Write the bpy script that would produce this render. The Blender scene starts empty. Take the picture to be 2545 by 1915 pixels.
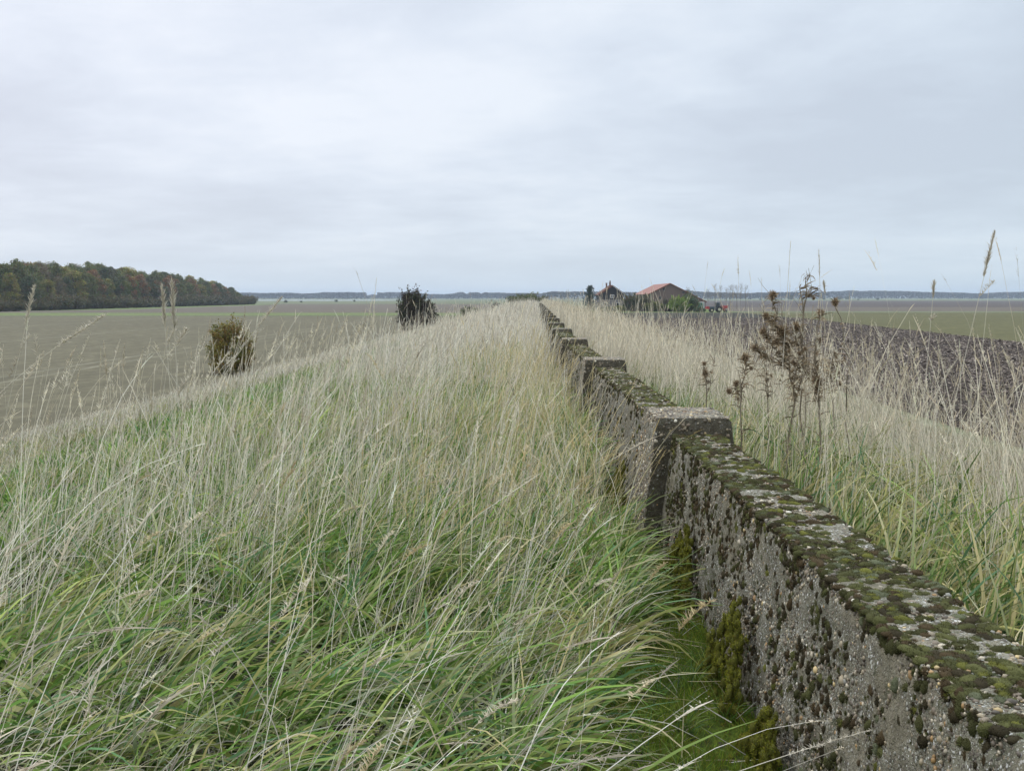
import bpy, math, numpy as np
R = math.radians
rng = np.random.default_rng(7)
S = bpy.context.scene
COL = S.collection

# ------------------------------------------------------------------ camera
EYE = 1.56
cd = bpy.data.cameras.new('camera'); cam = bpy.data.objects.new('camera', cd); COL.objects.link(cam)
cam.location = (0, 0, EYE); cam.rotation_euler = (R(90 - 4.826), 0, 0)
cd.sensor_width = 36; cd.lens = 36.78; cd.clip_start = .05; cd.clip_end = 60000
S.camera = cam
# ------------------------------------------------------------------ world and sun
SUN_EL, SUN_ROT = R(48), R(-40)
W = bpy.data.worlds.new('World'); S.world = W; W.use_nodes = True
nt = W.node_tree; nt.nodes.clear()
def N(t, kind, **kw):
    n = t.nodes.new(kind)
    for k, v in kw.items():
        if hasattr(n, k): setattr(n, k, v)
        else: n.inputs[k.replace('_', ' ')].default_value = v
    return n
def L(t, a, b): t.links.new(a, b)
def mathn(t, op, a, b=None, clamp=False):
    n = t.nodes.new('ShaderNodeMath'); n.operation = op; n.use_clamp = clamp
    for i, v in enumerate((a, b)):
        if v is None: continue
        if isinstance(v, (int, float)): n.inputs[i].default_value = v
        else: L(t, v, n.inputs[i])
    return n.outputs[0]
def ramp(t, fac, stops, interp='LINEAR'):
    n = t.nodes.new('ShaderNodeValToRGB'); n.color_ramp.interpolation = interp
    e = n.color_ramp.elements
    while len(e) < len(stops): e.new(.5)
    for i, (p, c) in enumerate(stops):
        e[i].position = p; e[i].color = (*c, 1) if len(c) == 3 else c
    if fac is not None: L(t, fac, n.inputs[0])
    return n.outputs[0]
def mixc(t, fac, a, b, mode='MIX'):
    n = t.nodes.new('ShaderNodeMix'); n.data_type = 'RGBA'; n.blend_type = mode
    for sock, v in ((n.inputs[0], fac), (n.inputs[6], a), (n.inputs[7], b)):
        if isinstance(v, (int, float)): sock.default_value = v
        elif isinstance(v, tuple): sock.default_value = (*v, 1)
        else: L(t, v, sock)
    return n.outputs[2]

sky = N(nt, 'ShaderNodeTexSky', sky_type='NISHITA', sun_disc=False)
sky.sun_elevation = SUN_EL; sky.sun_rotation = SUN_ROT; sky.dust_density = 3; sky.altitude = 0
tc = N(nt, 'ShaderNodeTexCoord')
sep = N(nt, 'ShaderNodeSeparateXYZ'); L(nt, tc.outputs['Generated'], sep.inputs[0])
zz = mathn(nt, 'MAXIMUM', sep.outputs[2], 0.0)
den = mathn(nt, 'ADD', zz, .16)
cu = mathn(nt, 'DIVIDE', sep.outputs[0], den); cv = mathn(nt, 'DIVIDE', sep.outputs[1], den)
comb = N(nt, 'ShaderNodeCombineXYZ'); L(nt, cu, comb.inputs[0]); L(nt, cv, comb.inputs[1])
mp = N(nt, 'ShaderNodeMapping'); L(nt, comb.outputs[0], mp.inputs[0])
mp.inputs['Scale'].default_value = (.9, 1.0, 1); mp.inputs['Rotation'].default_value = (0, 0, R(14)); mp.inputs['Location'].default_value = (3.1, 1.7, 0)
n1 = N(nt, 'ShaderNodeTexNoise', Scale=.7, Detail=7.0, Roughness=.5, Distortion=.2); L(nt, mp.outputs[0], n1.inputs[0])
n2 = N(nt, 'ShaderNodeTexNoise', Scale=3.4, Detail=6.0, Roughness=.6, Distortion=.3); L(nt, mp.outputs[0], n2.inputs[0])
cl = mathn(nt, 'ADD', mathn(nt, 'MULTIPLY', n1.outputs[0], .78), mathn(nt, 'MULTIPLY', n2.outputs[0], .22))
ccol = ramp(nt, cl, [(.38, (.65, .69, .77)), (.46, (.71, .755, .835)), (.53, (.78, .825, .90)), (.62, (.88, .91, .965))])
# towards the horizon the layer thickens into one even pale tone
hz = mathn(nt, 'POWER', mathn(nt, 'SUBTRACT', 1.0, zz, True), 18)
ccol = mixc(nt, mathn(nt, 'MULTIPLY', hz, .85), ccol, (.70, .78, .82))
# brighter, slightly lilac to the left where the sun stands behind the layer
sd = mathn(nt, 'MULTIPLY', sep.outputs[0], -1.0)
sd = mathn(nt, 'ADD', mathn(nt, 'MULTIPLY', sd, 1.0), .5, True)
tint = mixc(nt, sd, (.90, .965, 1.0), (1.06, 1.06, 1.09))
ccol = mixc(nt, 1.0, ccol, tint, 'MULTIPLY')
# overcast sky is two to three times brighter overhead than at the horizon
br = N(nt, 'ShaderNodeMapRange'); L(nt, zz, br.inputs[0])
br.inputs['From Min'].default_value = .27; br.inputs['From Max'].default_value = .85
br.inputs['To Min'].default_value = 1.0; br.inputs['To Max'].default_value = 2.7
vm = N(nt, 'ShaderNodeVectorMath', operation='SCALE'); L(nt, ccol, vm.inputs[0]); L(nt, mathn(nt, 'MULTIPLY', br.outputs[0], 10.0), vm.inputs['Scale'])
mx = mixc(nt, .95, sky.outputs[0], vm.outputs[0])
bg = N(nt, 'ShaderNodeBackground'); bg.inputs[1].default_value = .1
L(nt, mx, bg.inputs[0])
wo = N(nt, 'ShaderNodeOutputWorld'); L(nt, bg.outputs[0], wo.inputs[0])

ld = bpy.data.lights.new('sun', 'SUN'); ld.energy = 1.0; ld.angle = R(25); ld.color = (1, .97, .93)
lo = bpy.data.objects.new('sun', ld); COL.objects.link(lo)
# the veiled sun stands high, ahead and to the left
lo.rotation_euler = (R(90) - SUN_EL, 0, R(220))
S.view_settings.view_transform = 'Standard'; S.view_settings.look = 'None'
S.view_settings.exposure = 0.0; S.view_settings.gamma = 1
S.cycles.max_bounces = 6; S.cycles.diffuse_bounces = 3; S.cycles.volume_bounces = 0
S.cycles.transparent_max_bounces = 8
S.cycles.use_denoising = True; S.cycles.denoiser = 'OPENIMAGEDENOISE'; S.cycles.denoising_prefilter = 'ACCURATE'

# ------------------------------------------------------------------ helpers
def hashf(ix, iy, iz=0):
    h = (ix.astype(np.int64) * 374761393 + iy.astype(np.int64) * 668265263 + (iz if np.isscalar(iz) else iz.astype(np.int64)) * 2147483647) & 0x7fffffff
    h = ((h ^ (h >> 13)) * 1274126177) & 0x7fffffff
    return ((h ^ (h >> 16)) & 0xffff) / 65535.0
def vnoise(x, y, s=1.0, seed=0):
    x = np.asarray(x, float) * s + seed * 17.3; y = np.asarray(y, float) * s + seed * 9.1
    ix = np.floor(x); iy = np.floor(y); fx = x - ix; fy = y - iy
    fx = fx * fx * (3 - 2 * fx); fy = fy * fy * (3 - 2 * fy)
    a = hashf(ix, iy, seed); b = hashf(ix + 1, iy, seed); c = hashf(ix, iy + 1, seed); d = hashf(ix + 1, iy + 1, seed)
    return (a * (1 - fx) + b * fx) * (1 - fy) + (c * (1 - fx) + d * fx) * fy
def fbm(x, y, s=1.0, seed=0, o=4):
    r = 0; a = .5; t = 0
    for i in range(o):
        r = r + a * vnoise(x, y, s, seed + i); t += a; a *= .5; s *= 2.03
    return r / t
def vnoise3(p, s, seed=0):
    return (vnoise(p[:, 0] + p[:, 2] * .71, p[:, 1] - p[:, 2] * .53, s, seed) + vnoise(p[:, 1] + p[:, 2] * .9, p[:, 2] - p[:, 0] * .4, s, seed + 5)) * .5

def mesh_np(name, V, F, col=None, mats=(), smooth=False, midx=None):
    """V (n,3); F (m,k) with k = 3 or 4; col (n,3) point colours"""
    V = np.ascontiguousarray(V, np.float32); F = np.ascontiguousarray(F, np.int32)
    me = bpy.data.meshes.new(name); m, k = F.shape
    me.vertices.add(len(V)); me.vertices.foreach_set('co', V.ravel())
    me.loops.add(m * k); me.loops.foreach_set('vertex_index', F.ravel())
    me.polygons.add(m); me.polygons.foreach_set('loop_start', np.arange(m, dtype=np.int32) * k)
    if midx is not None: me.polygons.foreach_set('material_index', np.asarray(midx, np.int32))
    me.polygons.foreach_set('use_smooth', np.full(m, smooth, dtype=bool))
    if col is not None:
        at = me.color_attributes.new('col', 'FLOAT_COLOR', 'POINT')
        c4 = np.ones((len(V), 4), np.float32); c4[:, :3] = col; at.data.foreach_set('color', c4.ravel())
    for mt in mats: me.materials.append(mt)
    me.update(calc_edges=True)
    return me
def obj(name, me, parent=None, loc=None):
    o = bpy.data.objects.new(name, me); COL.objects.link(o)
    if parent is not None: o.parent = parent
    if loc is not None: o.location = loc
    return o
def tag(o, label=None, cat=None, group=None, kind=None):
    if label: o['label'] = label
    if cat: o['category'] = cat
    if group: o['group'] = group
    if kind: o['kind'] = kind
    return o
def thing(name, label, cat, loc=(0, 0, 0), rz=0, group=None):
    o = bpy.data.objects.new(name, None); COL.objects.link(o); o.location = loc; o.rotation_euler = (0, 0, rz)
    o.empty_display_size = .2
    return tag(o, label, cat, group)
def copy_tree(o, parent=None):
    c = o.copy(); COL.objects.link(c)
    if parent is not None: c.parent = parent
    for ch in list(o.children): copy_tree(ch, c)
    return c
class MB:
    """collects polygons of any size into one mesh"""
    def __init__(s): s.v = []; s.f = []
    def box(s, c, d, rz=0, rx=0, ry=0):
        import mathutils
        M = mathutils.Matrix.Rotation(rz, 3, 'Z') @ mathutils.Matrix.Rotation(ry, 3, 'Y') @ mathutils.Matrix.Rotation(rx, 3, 'X')
        b = len(s.v)
        for i in range(8):
            p = mathutils.Vector(((i & 1) - .5, ((i >> 1) & 1) - .5, ((i >> 2) & 1) - .5))
            p = M @ mathutils.Vector((p.x * d[0], p.y * d[1], p.z * d[2]))
            s.v.append((p.x + c[0], p.y + c[1], p.z + c[2]))
        s.f += [tuple(b + k for k in q) for q in ((0, 2, 3, 1), (4, 5, 7, 6), (0, 1, 5, 4), (2, 6, 7, 3), (0, 4, 6, 2), (1, 3, 7, 5))]
        return s
    def poly_prism(s, pts, off):
        """extrude polygon (list of 3-D points) by vector off"""
        b = len(s.v); n = len(pts)
        s.v += [tuple(p) for p in pts] + [tuple(p[i] + off[i] for i in range(3)) for p in pts]
        s.f.append(tuple(range(b, b + n))); s.f.append(tuple(range(b + 2 * n - 1, b + n - 1, -1)))
        for i in range(n):
            j = (i + 1) % n; s.f.append((b + j, b + i, b + n + i, b + n + j))
        return s
    def tube(s, pts, rad, k=6):
        pts = [np.array(p, float) for p in pts]; b = len(s.v)
        if not hasattr(rad, '__len__'): rad = [rad] * len(pts)
        for i, p in enumerate(pts):
            t = pts[min(i + 1, len(pts) - 1)] - pts[max(i - 1, 0)]; t /= np.linalg.norm(t) + 1e-9
            u = np.cross(t, (0, 0, 1) if abs(t[2]) < .9 else (1, 0, 0)); u /= np.linalg.norm(u); w = np.cross(t, u)
            for j in range(k):
                a = 2 * math.pi * j / k; s.v.append(tuple(p + rad[i] * (math.cos(a) * u + math.sin(a) * w)))
        for i in range(len(pts) - 1):
            for j in range(k):
                a = b + i * k + j; c = b + i * k + (j + 1) % k
                s.f.append((a, c, c + k, a + k))
        s.f.append(tuple(b + j for j in range(k))[::-1]); e = b + (len(pts) - 1) * k; s.f.append(tuple(e + j for j in range(k)))
        return s
    def wheel(s, c, r, w, k=18, axis='y'):
        b = len(s.v)
        for q in (-1, 1):
            for j in range(k):
                a = 2 * math.pi * j / k
                s.v.append((c[0] + r * math.cos(a), c[1] + q * w / 2, c[2] + r * math.sin(a)))
        s.f.append(tuple(range(b, b + k))); s.f.append(tuple(range(b + 2 * k - 1, b + k - 1, -1)))
        for j in range(k):
            j2 = (j + 1) % k; s.f.append((b + j2, b + j, b + k + j, b + k + j2))
        return s
    def build(s, name, mat, parent=None, smooth=False, loc=None):
        me = bpy.data.meshes.new(name); me.from_pydata(s.v, [], s.f); me.materials.append(mat)
        import bmesh
        bm = bmesh.new(); bm.from_mesh(me); bmesh.ops.recalc_face_normals(bm, faces=bm.faces); bm.to_mesh(me); bm.free()
        for p in me.polygons: p.use_smooth = smooth
        me.update()
        return obj(name, me, parent, loc)

# ------------------------------------------------------------------ materials
def newmat(name):
    m = bpy.data.materials.new(name); m.use_nodes = True; t = m.node_tree; t.nodes.clear()
    return m, t
def out(t, sh):
    o = t.nodes.new('ShaderNodeOutputMaterial'); L(t, sh, o.inputs[0]); return o
def pbsdf(t, col, rough=.9, spec=.25, normal=None):
    b = t.nodes.new('ShaderNodeBsdfPrincipled')
    if isinstance(col, tuple): b.inputs['Base Color'].default_value = (*col, 1)
    else: L(t, col, b.inputs['Base Color'])
    b.inputs['Roughness'].default_value = rough; b.inputs['Specular IOR Level'].default_value = spec
    if normal is not None: L(t, normal, b.inputs['Normal'])
    return b.outputs[0]
def bump(t, h, strength=.5, dist=.02, normal=None):
    b = t.nodes.new('ShaderNodeBump'); b.inputs['Strength'].default_value = strength; b.inputs['Distance'].default_value = dist
    L(t, h, b.inputs['Height'])
    if normal is not None: L(t, normal, b.inputs['Normal'])
    return b.outputs[0]
def noise(t, vec, scale, detail=4, rough=.55, dist=0):
    n = N(t, 'ShaderNodeTexNoise', Scale=float(scale), Detail=float(detail), Roughness=float(rough), Distortion=float(dist)); L(t, vec, n.inputs[0]); return n.outputs[0]
def objco(t, scale=(1, 1, 1), rot=(0, 0, 0)):
    c = t.nodes.new('ShaderNodeTexCoord'); m = t.nodes.new('ShaderNodeMapping'); L(t, c.outputs['Object'], m.inputs[0])
    m.inputs['Scale'].default_value = scale; m.inputs['Rotation'].default_value = rot
    return m.outputs[0]
def leafmat(name, trans=.3, rough=.6, spec=.3):
    m, t = newmat(name)
    a = N(t, 'ShaderNodeVertexColor', layer_name='col')
    s = pbsdf(t, a.outputs[0], rough, spec)
    tr = t.nodes.new('ShaderNodeBsdfTranslucent'); L(t, a.outputs[0], tr.inputs[0])
    mx = t.nodes.new('ShaderNodeMixShader'); mx.inputs[0].default_value = trans
    L(t, s, mx.inputs[1]); L(t, tr.outputs[0], mx.inputs[2]); out(t, mx.outputs[0])
    return m
GRASS = leafmat('grass_blades', .22, .6, .15)
LEAF = leafmat('leaves', .25, .6, .25)
MOSSN = leafmat('moss_needles', .3, .9, .1)
def attrmat(name, rough=.8, spec=.3, bs=0, bscale=200):
    m, t = newmat(name)
    a = N(t, 'ShaderNodeVertexColor', layer_name='col')
    nrm = bump(t, noise(t, objco(t), bscale, 3), bs, .004) if bs else None
    out(t, pbsdf(t, a.outputs[0], rough, spec, nrm)); return m
PEB = attrmat('pebble_stone', .55, .4)
MOSS = attrmat('moss_cushion', .95, .1, .9, 420)
CLOD = attrmat('soil_clod', .75, .2, .6, 30)
def plain(name, col, rough=.8, spec=.3, var=.25, scale=3, bs=.2):
    m, t = newmat(name); co = objco(t); n = noise(t, co, scale, 5, .6)
    c = mixc(t, n, tuple(x * (1 - var) for x in col), tuple(min(1, x * (1 + var)) for x in col))
    out(t, pbsdf(t, c, rough, spec, bump(t, n, bs, .02))); return m
BARK = plain('bark', (.12, .095, .07), .9, .2, .4, 8, .6)
# concrete with exposed shingle, damp stains and lichen
def concrete(front=False):
    m, t = newmat('stained_shaded_concrete' if front else 'shingle_concrete'); co = objco(t)
    big = noise(t, co, 1.7, 5, .6); med = noise(t, co, 9, 5, .6); fine = noise(t, co, 160, 3, .6)
    base = ramp(t, med, [(.3, (.112, .094, .062)), (.5, (.208, .180, .123)), (.72, (.325, .288, .205))])
    base = mixc(t, ramp(t, big, [(.42, (0, 0, 0)), (.62, (.7, .7, .7))]), base, (.085, .088, .055), 'MIX')
    base = mixc(t, .45, base, ramp(t, med, [(.3, (.09, .09, .065)), (.7, (.23, .228, .175))]))
    v = N(t, 'ShaderNodeTexVoronoi', feature='F1', Scale=105.0); L(t, co, v.inputs[0])
    v2 = N(t, 'ShaderNodeTexVoronoi', feature='F1', Scale=230.0); L(t, co, v2.inputs[0])
    def stones(v, lo, hi, c, thr):
        sepc = t.nodes.new('ShaderNodeSeparateColor'); L(t, v.outputs['Color'], sepc.inputs[0])
        stone = ramp(t, sepc.outputs[0], [(0, (.07, .06, .05)), (.3, (.17, .14, .11)), (.55, (.29, .28, .22)), (.72, (.25, .20, .13)), (.78, (.36, .35, .29)), (.9, (.5, .49, .43)), (1, (.66, .64, .6))])
        isin = mathn(t, 'MULTIPLY', ramp(t, v.outputs['Distance'], [(lo, (1, 1, 1)), (hi, (0, 0, 0))]), mathn(t, 'GREATER_THAN', sepc.outputs[1], thr))
        return mixc(t, isin, c, stone), isin
    c, a1 = stones(v2, .35, .5, base, .25)
    c, a2 = stones(v, .38, .55, c, .35)
    # smooth patches where the cement skin is still on
    skin = ramp(t, noise(t, objco(t, (1, .8, 1.5)), 2.6, 5, .62), [(.53, (0, 0, 0)), (.60, (.85, .85, .85))])
    c = mixc(t, skin, c, ramp(t, noise(t, co, 28, 5, .65), [(.3, (.138, .120, .082)), (.7, (.26, .230, .160))]))
    run = noise(t, objco(t, (1, 9, .5)), 2.2, 4, .6); c = mixc(t, ramp(t, run, [(.5, (0, 0, 0)), (.66, (.45, .45, .45))]), c, (.06, .058, .036))
    h = mathn(t, 'ADD', mathn(t, 'MULTIPLY', a1, .3), mathn(t, 'ADD', mathn(t, 'MULTIPLY', a2, .7), mathn(t, 'MULTIPLY', fine, .5)))
    n = bump(t, h, .75, .006); n = bump(t, med, .5, .03, n)
    # moss film where the top of the wall stays wet
    mo = noise(t, co, 13, 6, .7)
    mfac = ramp(t, mo, [(.56, (0, 0, 0)), (.64, (1, 1, 1))])
    c = mixc(t, mathn(t, 'MULTIPLY', mfac, .7), c, (.045, .05, .02))
    if front:      # shade of the front face put into the colour, together with dark algae stain
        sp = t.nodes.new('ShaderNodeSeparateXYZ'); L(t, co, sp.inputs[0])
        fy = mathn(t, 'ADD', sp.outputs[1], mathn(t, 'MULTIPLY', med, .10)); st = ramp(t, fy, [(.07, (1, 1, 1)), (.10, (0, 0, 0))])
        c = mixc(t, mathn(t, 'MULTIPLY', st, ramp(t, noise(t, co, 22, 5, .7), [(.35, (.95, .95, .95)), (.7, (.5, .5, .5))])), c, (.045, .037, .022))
    out(t, pbsdf(t, c, .9, .2, n)); return m
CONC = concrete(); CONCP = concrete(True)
BRICK = plain('brick_wall', (.135, .098, .082), .9, .2, .25, 5)

# ------------------------------------------------------------------ terrain
FIELD = -2.94
def axis(Y):
    Y = np.asarray(Y, float); return np.where(Y > 19, .022 * (np.sqrt((Y - 19) ** 2 + 16) - 4), 0.0)
def zdike(X, Y):
    x = np.asarray(X, float) - axis(Y)
    l = np.clip((-3.0 - x) / 12.8, 0, 1); r = np.clip((x - 3.6) / 10.4, 0, 1)
    sm = lambda q: q + .0 * q
    z = np.where(x < -3, sm(l), sm(r)) * (FIELD)
    # rounded shoulders
    z = z - .10 * np.exp(-((x + 3.0) / 1.0) ** 2) - .12 * np.exp(-((x - 3.6) / 1.0) ** 2)
    z = z + (.12 * (fbm(X, Y, .5, 3) - .5) + .05 * (fbm(X, Y, 2.2, 9) - .5)) * (1 - np.maximum(l, r)) * np.where((x > .1) & (x < 1.6), .25, 1)
    return z
def grid(xs, ys, zf):
    X, Y = np.meshgrid(xs, ys); Z = zf(X, Y); n, m = len(xs), len(ys)
    V = np.stack([X, Y, Z], -1).reshape(-1, 3)
    i = np.arange(m - 1)[:, None] * n + np.arange(n - 1)[None, :]; i = i.ravel()
    return V, np.stack([i, i + 1, i + 1 + n, i + n], 1)

m, t = newmat('turf_soil'); co = objco(t)
a = noise(t, co, .8, 6, .6); b = noise(t, co, 25, 6, .7)
c = ramp(t, a, [(.3, (.03, .04, .015)), (.5, (.06, .065, .03)), (.7, (.10, .09, .05))])
c = mixc(t, b, c, (.05, .045, .03), 'MIX'); out(t, pbsdf(t, c, .95, .1, bump(t, b, .8, .05))); SOIL = m
ys = np.concatenate([np.arange(-8, 12, .12), np.arange(12, 40, .5), np.arange(40, 200, 3), np.arange(200, 1501, 20)])
us = np.concatenate([np.linspace(-16.2, -4, 26), np.linspace(-3.8, 4.6, 60), np.linspace(4.8, 14.4, 22)])
Xs, Ys = np.meshgrid(us, ys); Xw = Xs + axis(Ys)
Zs = zdike(Xw, Ys); Zs = np.where((Xs < -15.85) | (Xs > 14.05), FIELD - .05, Zs)
V = np.stack([Xw, Ys, Zs], -1).reshape(-1, 3); n_, m_ = len(us), len(ys)
i = (np.arange(m_ - 1)[:, None] * n_ + np.arange(n_ - 1)[None, :]).ravel()
tag(obj('embankment', mesh_np('embankment', V, np.stack([i, i + 1, i + 1 + n_, i + n_], 1), None, [SOIL], True)), kind='structure')

def fieldmat(name, c1, c2, scale, rows=None, rowdir=0, rowstr=.15, speck=.3, bs=.4):
    m, t = newmat(name); co = objco(t)
    a = noise(t, co, scale * .02, 5, .6); b = noise(t, co, scale, 6, .65)
    c = mixc(t, a, c1, c2)
    c = mixc(t, mathn(t, 'MULTIPLY', ramp(t, b, [(.35, (1, 1, 1)), (.6, (0, 0, 0))]), speck), c, tuple(x * .45 for x in c1))
    big = noise(t, co, .028, 4, .6); c = mixc(t, ramp(t, big, [(.40, (.5, .5, .5)), (.62, (0, 0, 0))]), c, tuple(x * .72 for x in c1))
    lump = noise(t, objco(t, (1, .5, 1)), 1.1, 5, .75); c = mixc(t, ramp(t, lump, [(.42, (.45, .45, .45)), (.58, (0, 0, 0))]), c, tuple(x * .6 for x in c1)); c = mixc(t, ramp(t, lump, [(.5, (0, 0, 0)), (.66, (.5, .5, .5))]), c, tuple(x * 1.35 for x in c2))
    if rows:
        cr = objco(t, (1, 1, 1), (0, 0, rowdir))
        w = N(t, 'ShaderNodeTexWave', Scale=float(rows), Distortion=1.2, Detail=2.0); w.inputs['Detail Scale'].default_value = .6; L(t, cr, w.inputs[0])
        wn = noise(t, co, .05, 3)
        c = mixc(t, mathn(t, 'MULTIPLY', mathn(t, 'MULTIPLY', w.outputs[0], wn), rowstr * 2), c, tuple(min(1, x * 1.5) for x in c2))
    out(t, pbsdf(t, c, .95, .15, bump(t, b, bs, .08))); return m
MEADOW = fieldmat('meadow', (.12, .145, .07), (.19, .19, .11), .5)
HARROW = fieldmat('harrowed_soil', (.118, .105, .063), (.150, .133, .082), 7, .085, R(1), .07, .55)
PLOUGH = fieldmat('ploughed_soil', (.024, .022, .015), (.042, .037, .026), 3, .12, R(2), .5, .6, 1)
CROP = fieldmat('winter_crop', (.088, .086, .033), (.118, .108, .045), 4, .5, R(88), .12, .3)
FARSOIL = fieldmat('far_soil', (.10, .083, .062), (.13, .108, .08), .4, .1, R(88), .3)
VERGE = fieldmat('verge_grass', (.11, .155, .042), (.19, .205, .085), 1.2)
TRACK = fieldmat('pressed_soil', (.18, .165, .11), (.21, .192, .13), 3)
def sheet(name, pts, z, mat, th=0):
    me = bpy.data.meshes.new(name); me.from_pydata([(x, y, z) for x, y in pts], [], [tuple(range(len(pts)))]); me.materials.append(mat); me.update()
    return tag(obj(name, me), kind='structure')
sheet('ground', [(-9000, -300), (9000, -300), (9000, 12000), (-9000, 12000)], FIELD - .012, MEADOW)
sheet('harrowed_field', [(-420, -50), (-15.2, -50), (-15.2, 90), (-12, 252), (-420, 246)], FIELD - .004, HARROW)
sheet('ditch', [(-420, 246.2), (-12, 252.2), (-12, 255), (-420, 249)], FIELD, plain('ditch_mud', (.03, .03, .02)))
sheet('field_verge', [(-420, 249.2), (-12, 255.2), (-12, 300), (-420, 300)], FIELD, VERGE)
sheet('far_field', [(-420, 300.5), (-11, 300.5), (-5, 690), (-149.8, 690), (-139.8, 560), (-137.8, 382), (-162.8, 333.8), (-420, 333.8)], FIELD, FARSOIL)
sheet('wood_verge', [(-420, 334), (-163, 334), (-138, 382), (-140, 560), (-150, 690), (-420, 690)], FIELD, VERGE)
sheet('ploughed_field', [(13.8, -50), (44, -50), (50, 102), (61, 224), (66, 305), (20, 300), (16.5, 90)], FIELD - .004, PLOUGH)
sheet('crop_field', [(44.2, -50), (420, -50), (420, 305), (66.2, 305), (61.2, 224), (50.2, 102)], FIELD - .004, CROP)
sheet('far_ploughed_field', [(69, 332), (900, 306), (900, 460), (80, 470)], FIELD, FARSOIL)
sheet('far_ploughed_strip', [(80, 471), (900, 461), (1600, 1250), (60, 1290)], FIELD, fieldmat('purple_soil', (.08, .066, .056), (.10, .082, .07), .4))
sheet('farmyard', [(20, 301), (66, 306), (68.8, 332), (78, 400), (20, 400)], FIELD + .004, VERGE)
for q_, xt in enumerate((-27.2, -29.0, -51, -52.8, -75, -76.8)):
    sheet('tyre_track', [(xt, -50), (xt + .42, -50), (xt + .42, 246), (xt, 246)], FIELD + .001, TRACK)
m, t = newmat('water'); out(t, pbsdf(t, (.25, .3, .33), .12, .5)); WATER = m
sheet('water', [(-560, 1300), (-180, 1300), (-100, 1620), (-640, 1620)], FIELD + .05, WATER)

# ------------------------------------------------------------------ concrete wall
WC = 1.13                        # centre line of the wall at the near end
BAY = 6.17; B0 = 6.44; BLEN = .66
wall = thing('concrete_wall', 'long mossy grey concrete wall with raised square pillars running to the horizon through the long grass', 'wall', (WC, B0, 0))
def wall_block(wt, ht, ln, res, batter=.115, seed=0, amp=.006, rough_ends=True):
    """cross-section swept along y; y in 0..ln, z from -.25 to ht"""
    hb = ht + .25; wb = wt / 2 + batter * hb; r = .012
    def lin(a, b, n): return [tuple(a[k] + (b[k] - a[k]) * i / n for k in range(2)) for i in range(n)]
    P = []
    ns = max(3, int(hb / res)); ntp = max(3, int(wt / res))
    P += lin((-wb, -.25), (-wt / 2 - .004, ht - r), ns)
    P += lin((-wt / 2 - .001, ht - r * .3), (wt / 2 - .0, ht), ntp) if False else lin((-wt / 2 + r * .6, ht), (wt / 2 - r * .6, ht), ntp)
    P += lin((wt / 2 + .004, ht - r), (wb, -.25), ns) + [(wb, -.25)]
    P = np.array(P); k = len(P); ny = max(3, int(ln / res))
    yv = np.linspace(0, ln, ny + 1)
    V = np.zeros((ny + 1, k, 3)); V[:, :, 0] = P[None, :, 0]; V[:, :, 2] = P[None, :, 1]; V[:, :, 1] = yv[:, None]
    # end caps: shrink rings towards the section centre
    nc = 4
    rings = [V]
    def cap(y, s):
        rr = []
        for q in range(1, nc + 1):
            f = 1 - q / nc * .999
            W_ = np.zeros((1, k, 3)); W_[0, :, 0] = P[:, 0] * f; W_[0, :, 2] = ht / 2 + (P[:, 1] - ht / 2) * f; W_[0, :, 1] = y
            rr.append(W_)
        return rr
    allr = cap(0, -1)[::-1] + [V] + cap(ln, 1)
    A = np.concatenate(allr, 0); nr = A.shape[0]; Vv = A.reshape(-1, 3)
    p = Vv + np.array([seed * 3.1, seed * 7.7, 0])
    d = (vnoise3(p, 9, 1) - .5) * amp * 3.0 + (vnoise3(p, 40, 4) - .5) * amp * 1.6 + (vnoise3(p, 110, 8) - .5) * amp * .9
    nx = np.sign(Vv[:, 0]) * (np.abs(Vv[:, 0]) > wt / 2 - .02); nz = (Vv[:, 2] > ht - .02) * 1.0
    ncap = np.zeros(len(Vv)); idx = np.repeat(np.arange(nr), k); ncap[idx < nc] = -1; ncap[idx >= nr - nc] = 1
    Vv = Vv.copy(); Vv[:, 0] += nx * d; Vv[:, 2] += nz * d; Vv[:, 1] += ncap * d
    # worn arris
    edge = (np.abs(np.abs(Vv[:, 0]) - wt / 2) < .02) & (Vv[:, 2] > ht - .03)
    Vv[edge, 2] -= np.abs(vnoise3(p[edge], 25, 12) - .45) * .03
    Vv[edge, 0] -= np.sign(Vv[edge, 0]) * np.abs(vnoise3(p[edge], 21, 15) - .45) * .03
    i = (np.arange(nr - 1)[:, None] * k + np.arange(k)[None, :])
    j = (np.arange(nr - 1)[:, None] * k + (np.arange(k)[None, :] + 1) % k)
    F = np.stack([i.ravel(), j.ravel(), (j + k).ravel(), (i + k).ravel()], 1)
    return Vv, F
PW, PH, PB = .29, .71, .115
pv, pf = wall_block(PW, PH, BAY - BLEN - .03, .016, seed=1)
PAN_NEAR = mesh_np('panel', pv, pf, None, [CONC], True)
PAN_MID = mesh_np('panel', *wall_block(PW, PH, BAY - BLEN - .03, .035, seed=2), None, [CONC], True)
PAN_FAR = mesh_np('panel', *wall_block(PW, PH, BAY - BLEN - .03, .09, seed=3, amp=.01), None, [CONC], True)
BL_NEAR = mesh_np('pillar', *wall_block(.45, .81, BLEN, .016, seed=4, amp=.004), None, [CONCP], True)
BL_FAR = mesh_np('pillar', *wall_block(.45, .81, BLEN, .04, seed=5, amp=.006), None, [CONCP], True)
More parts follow.
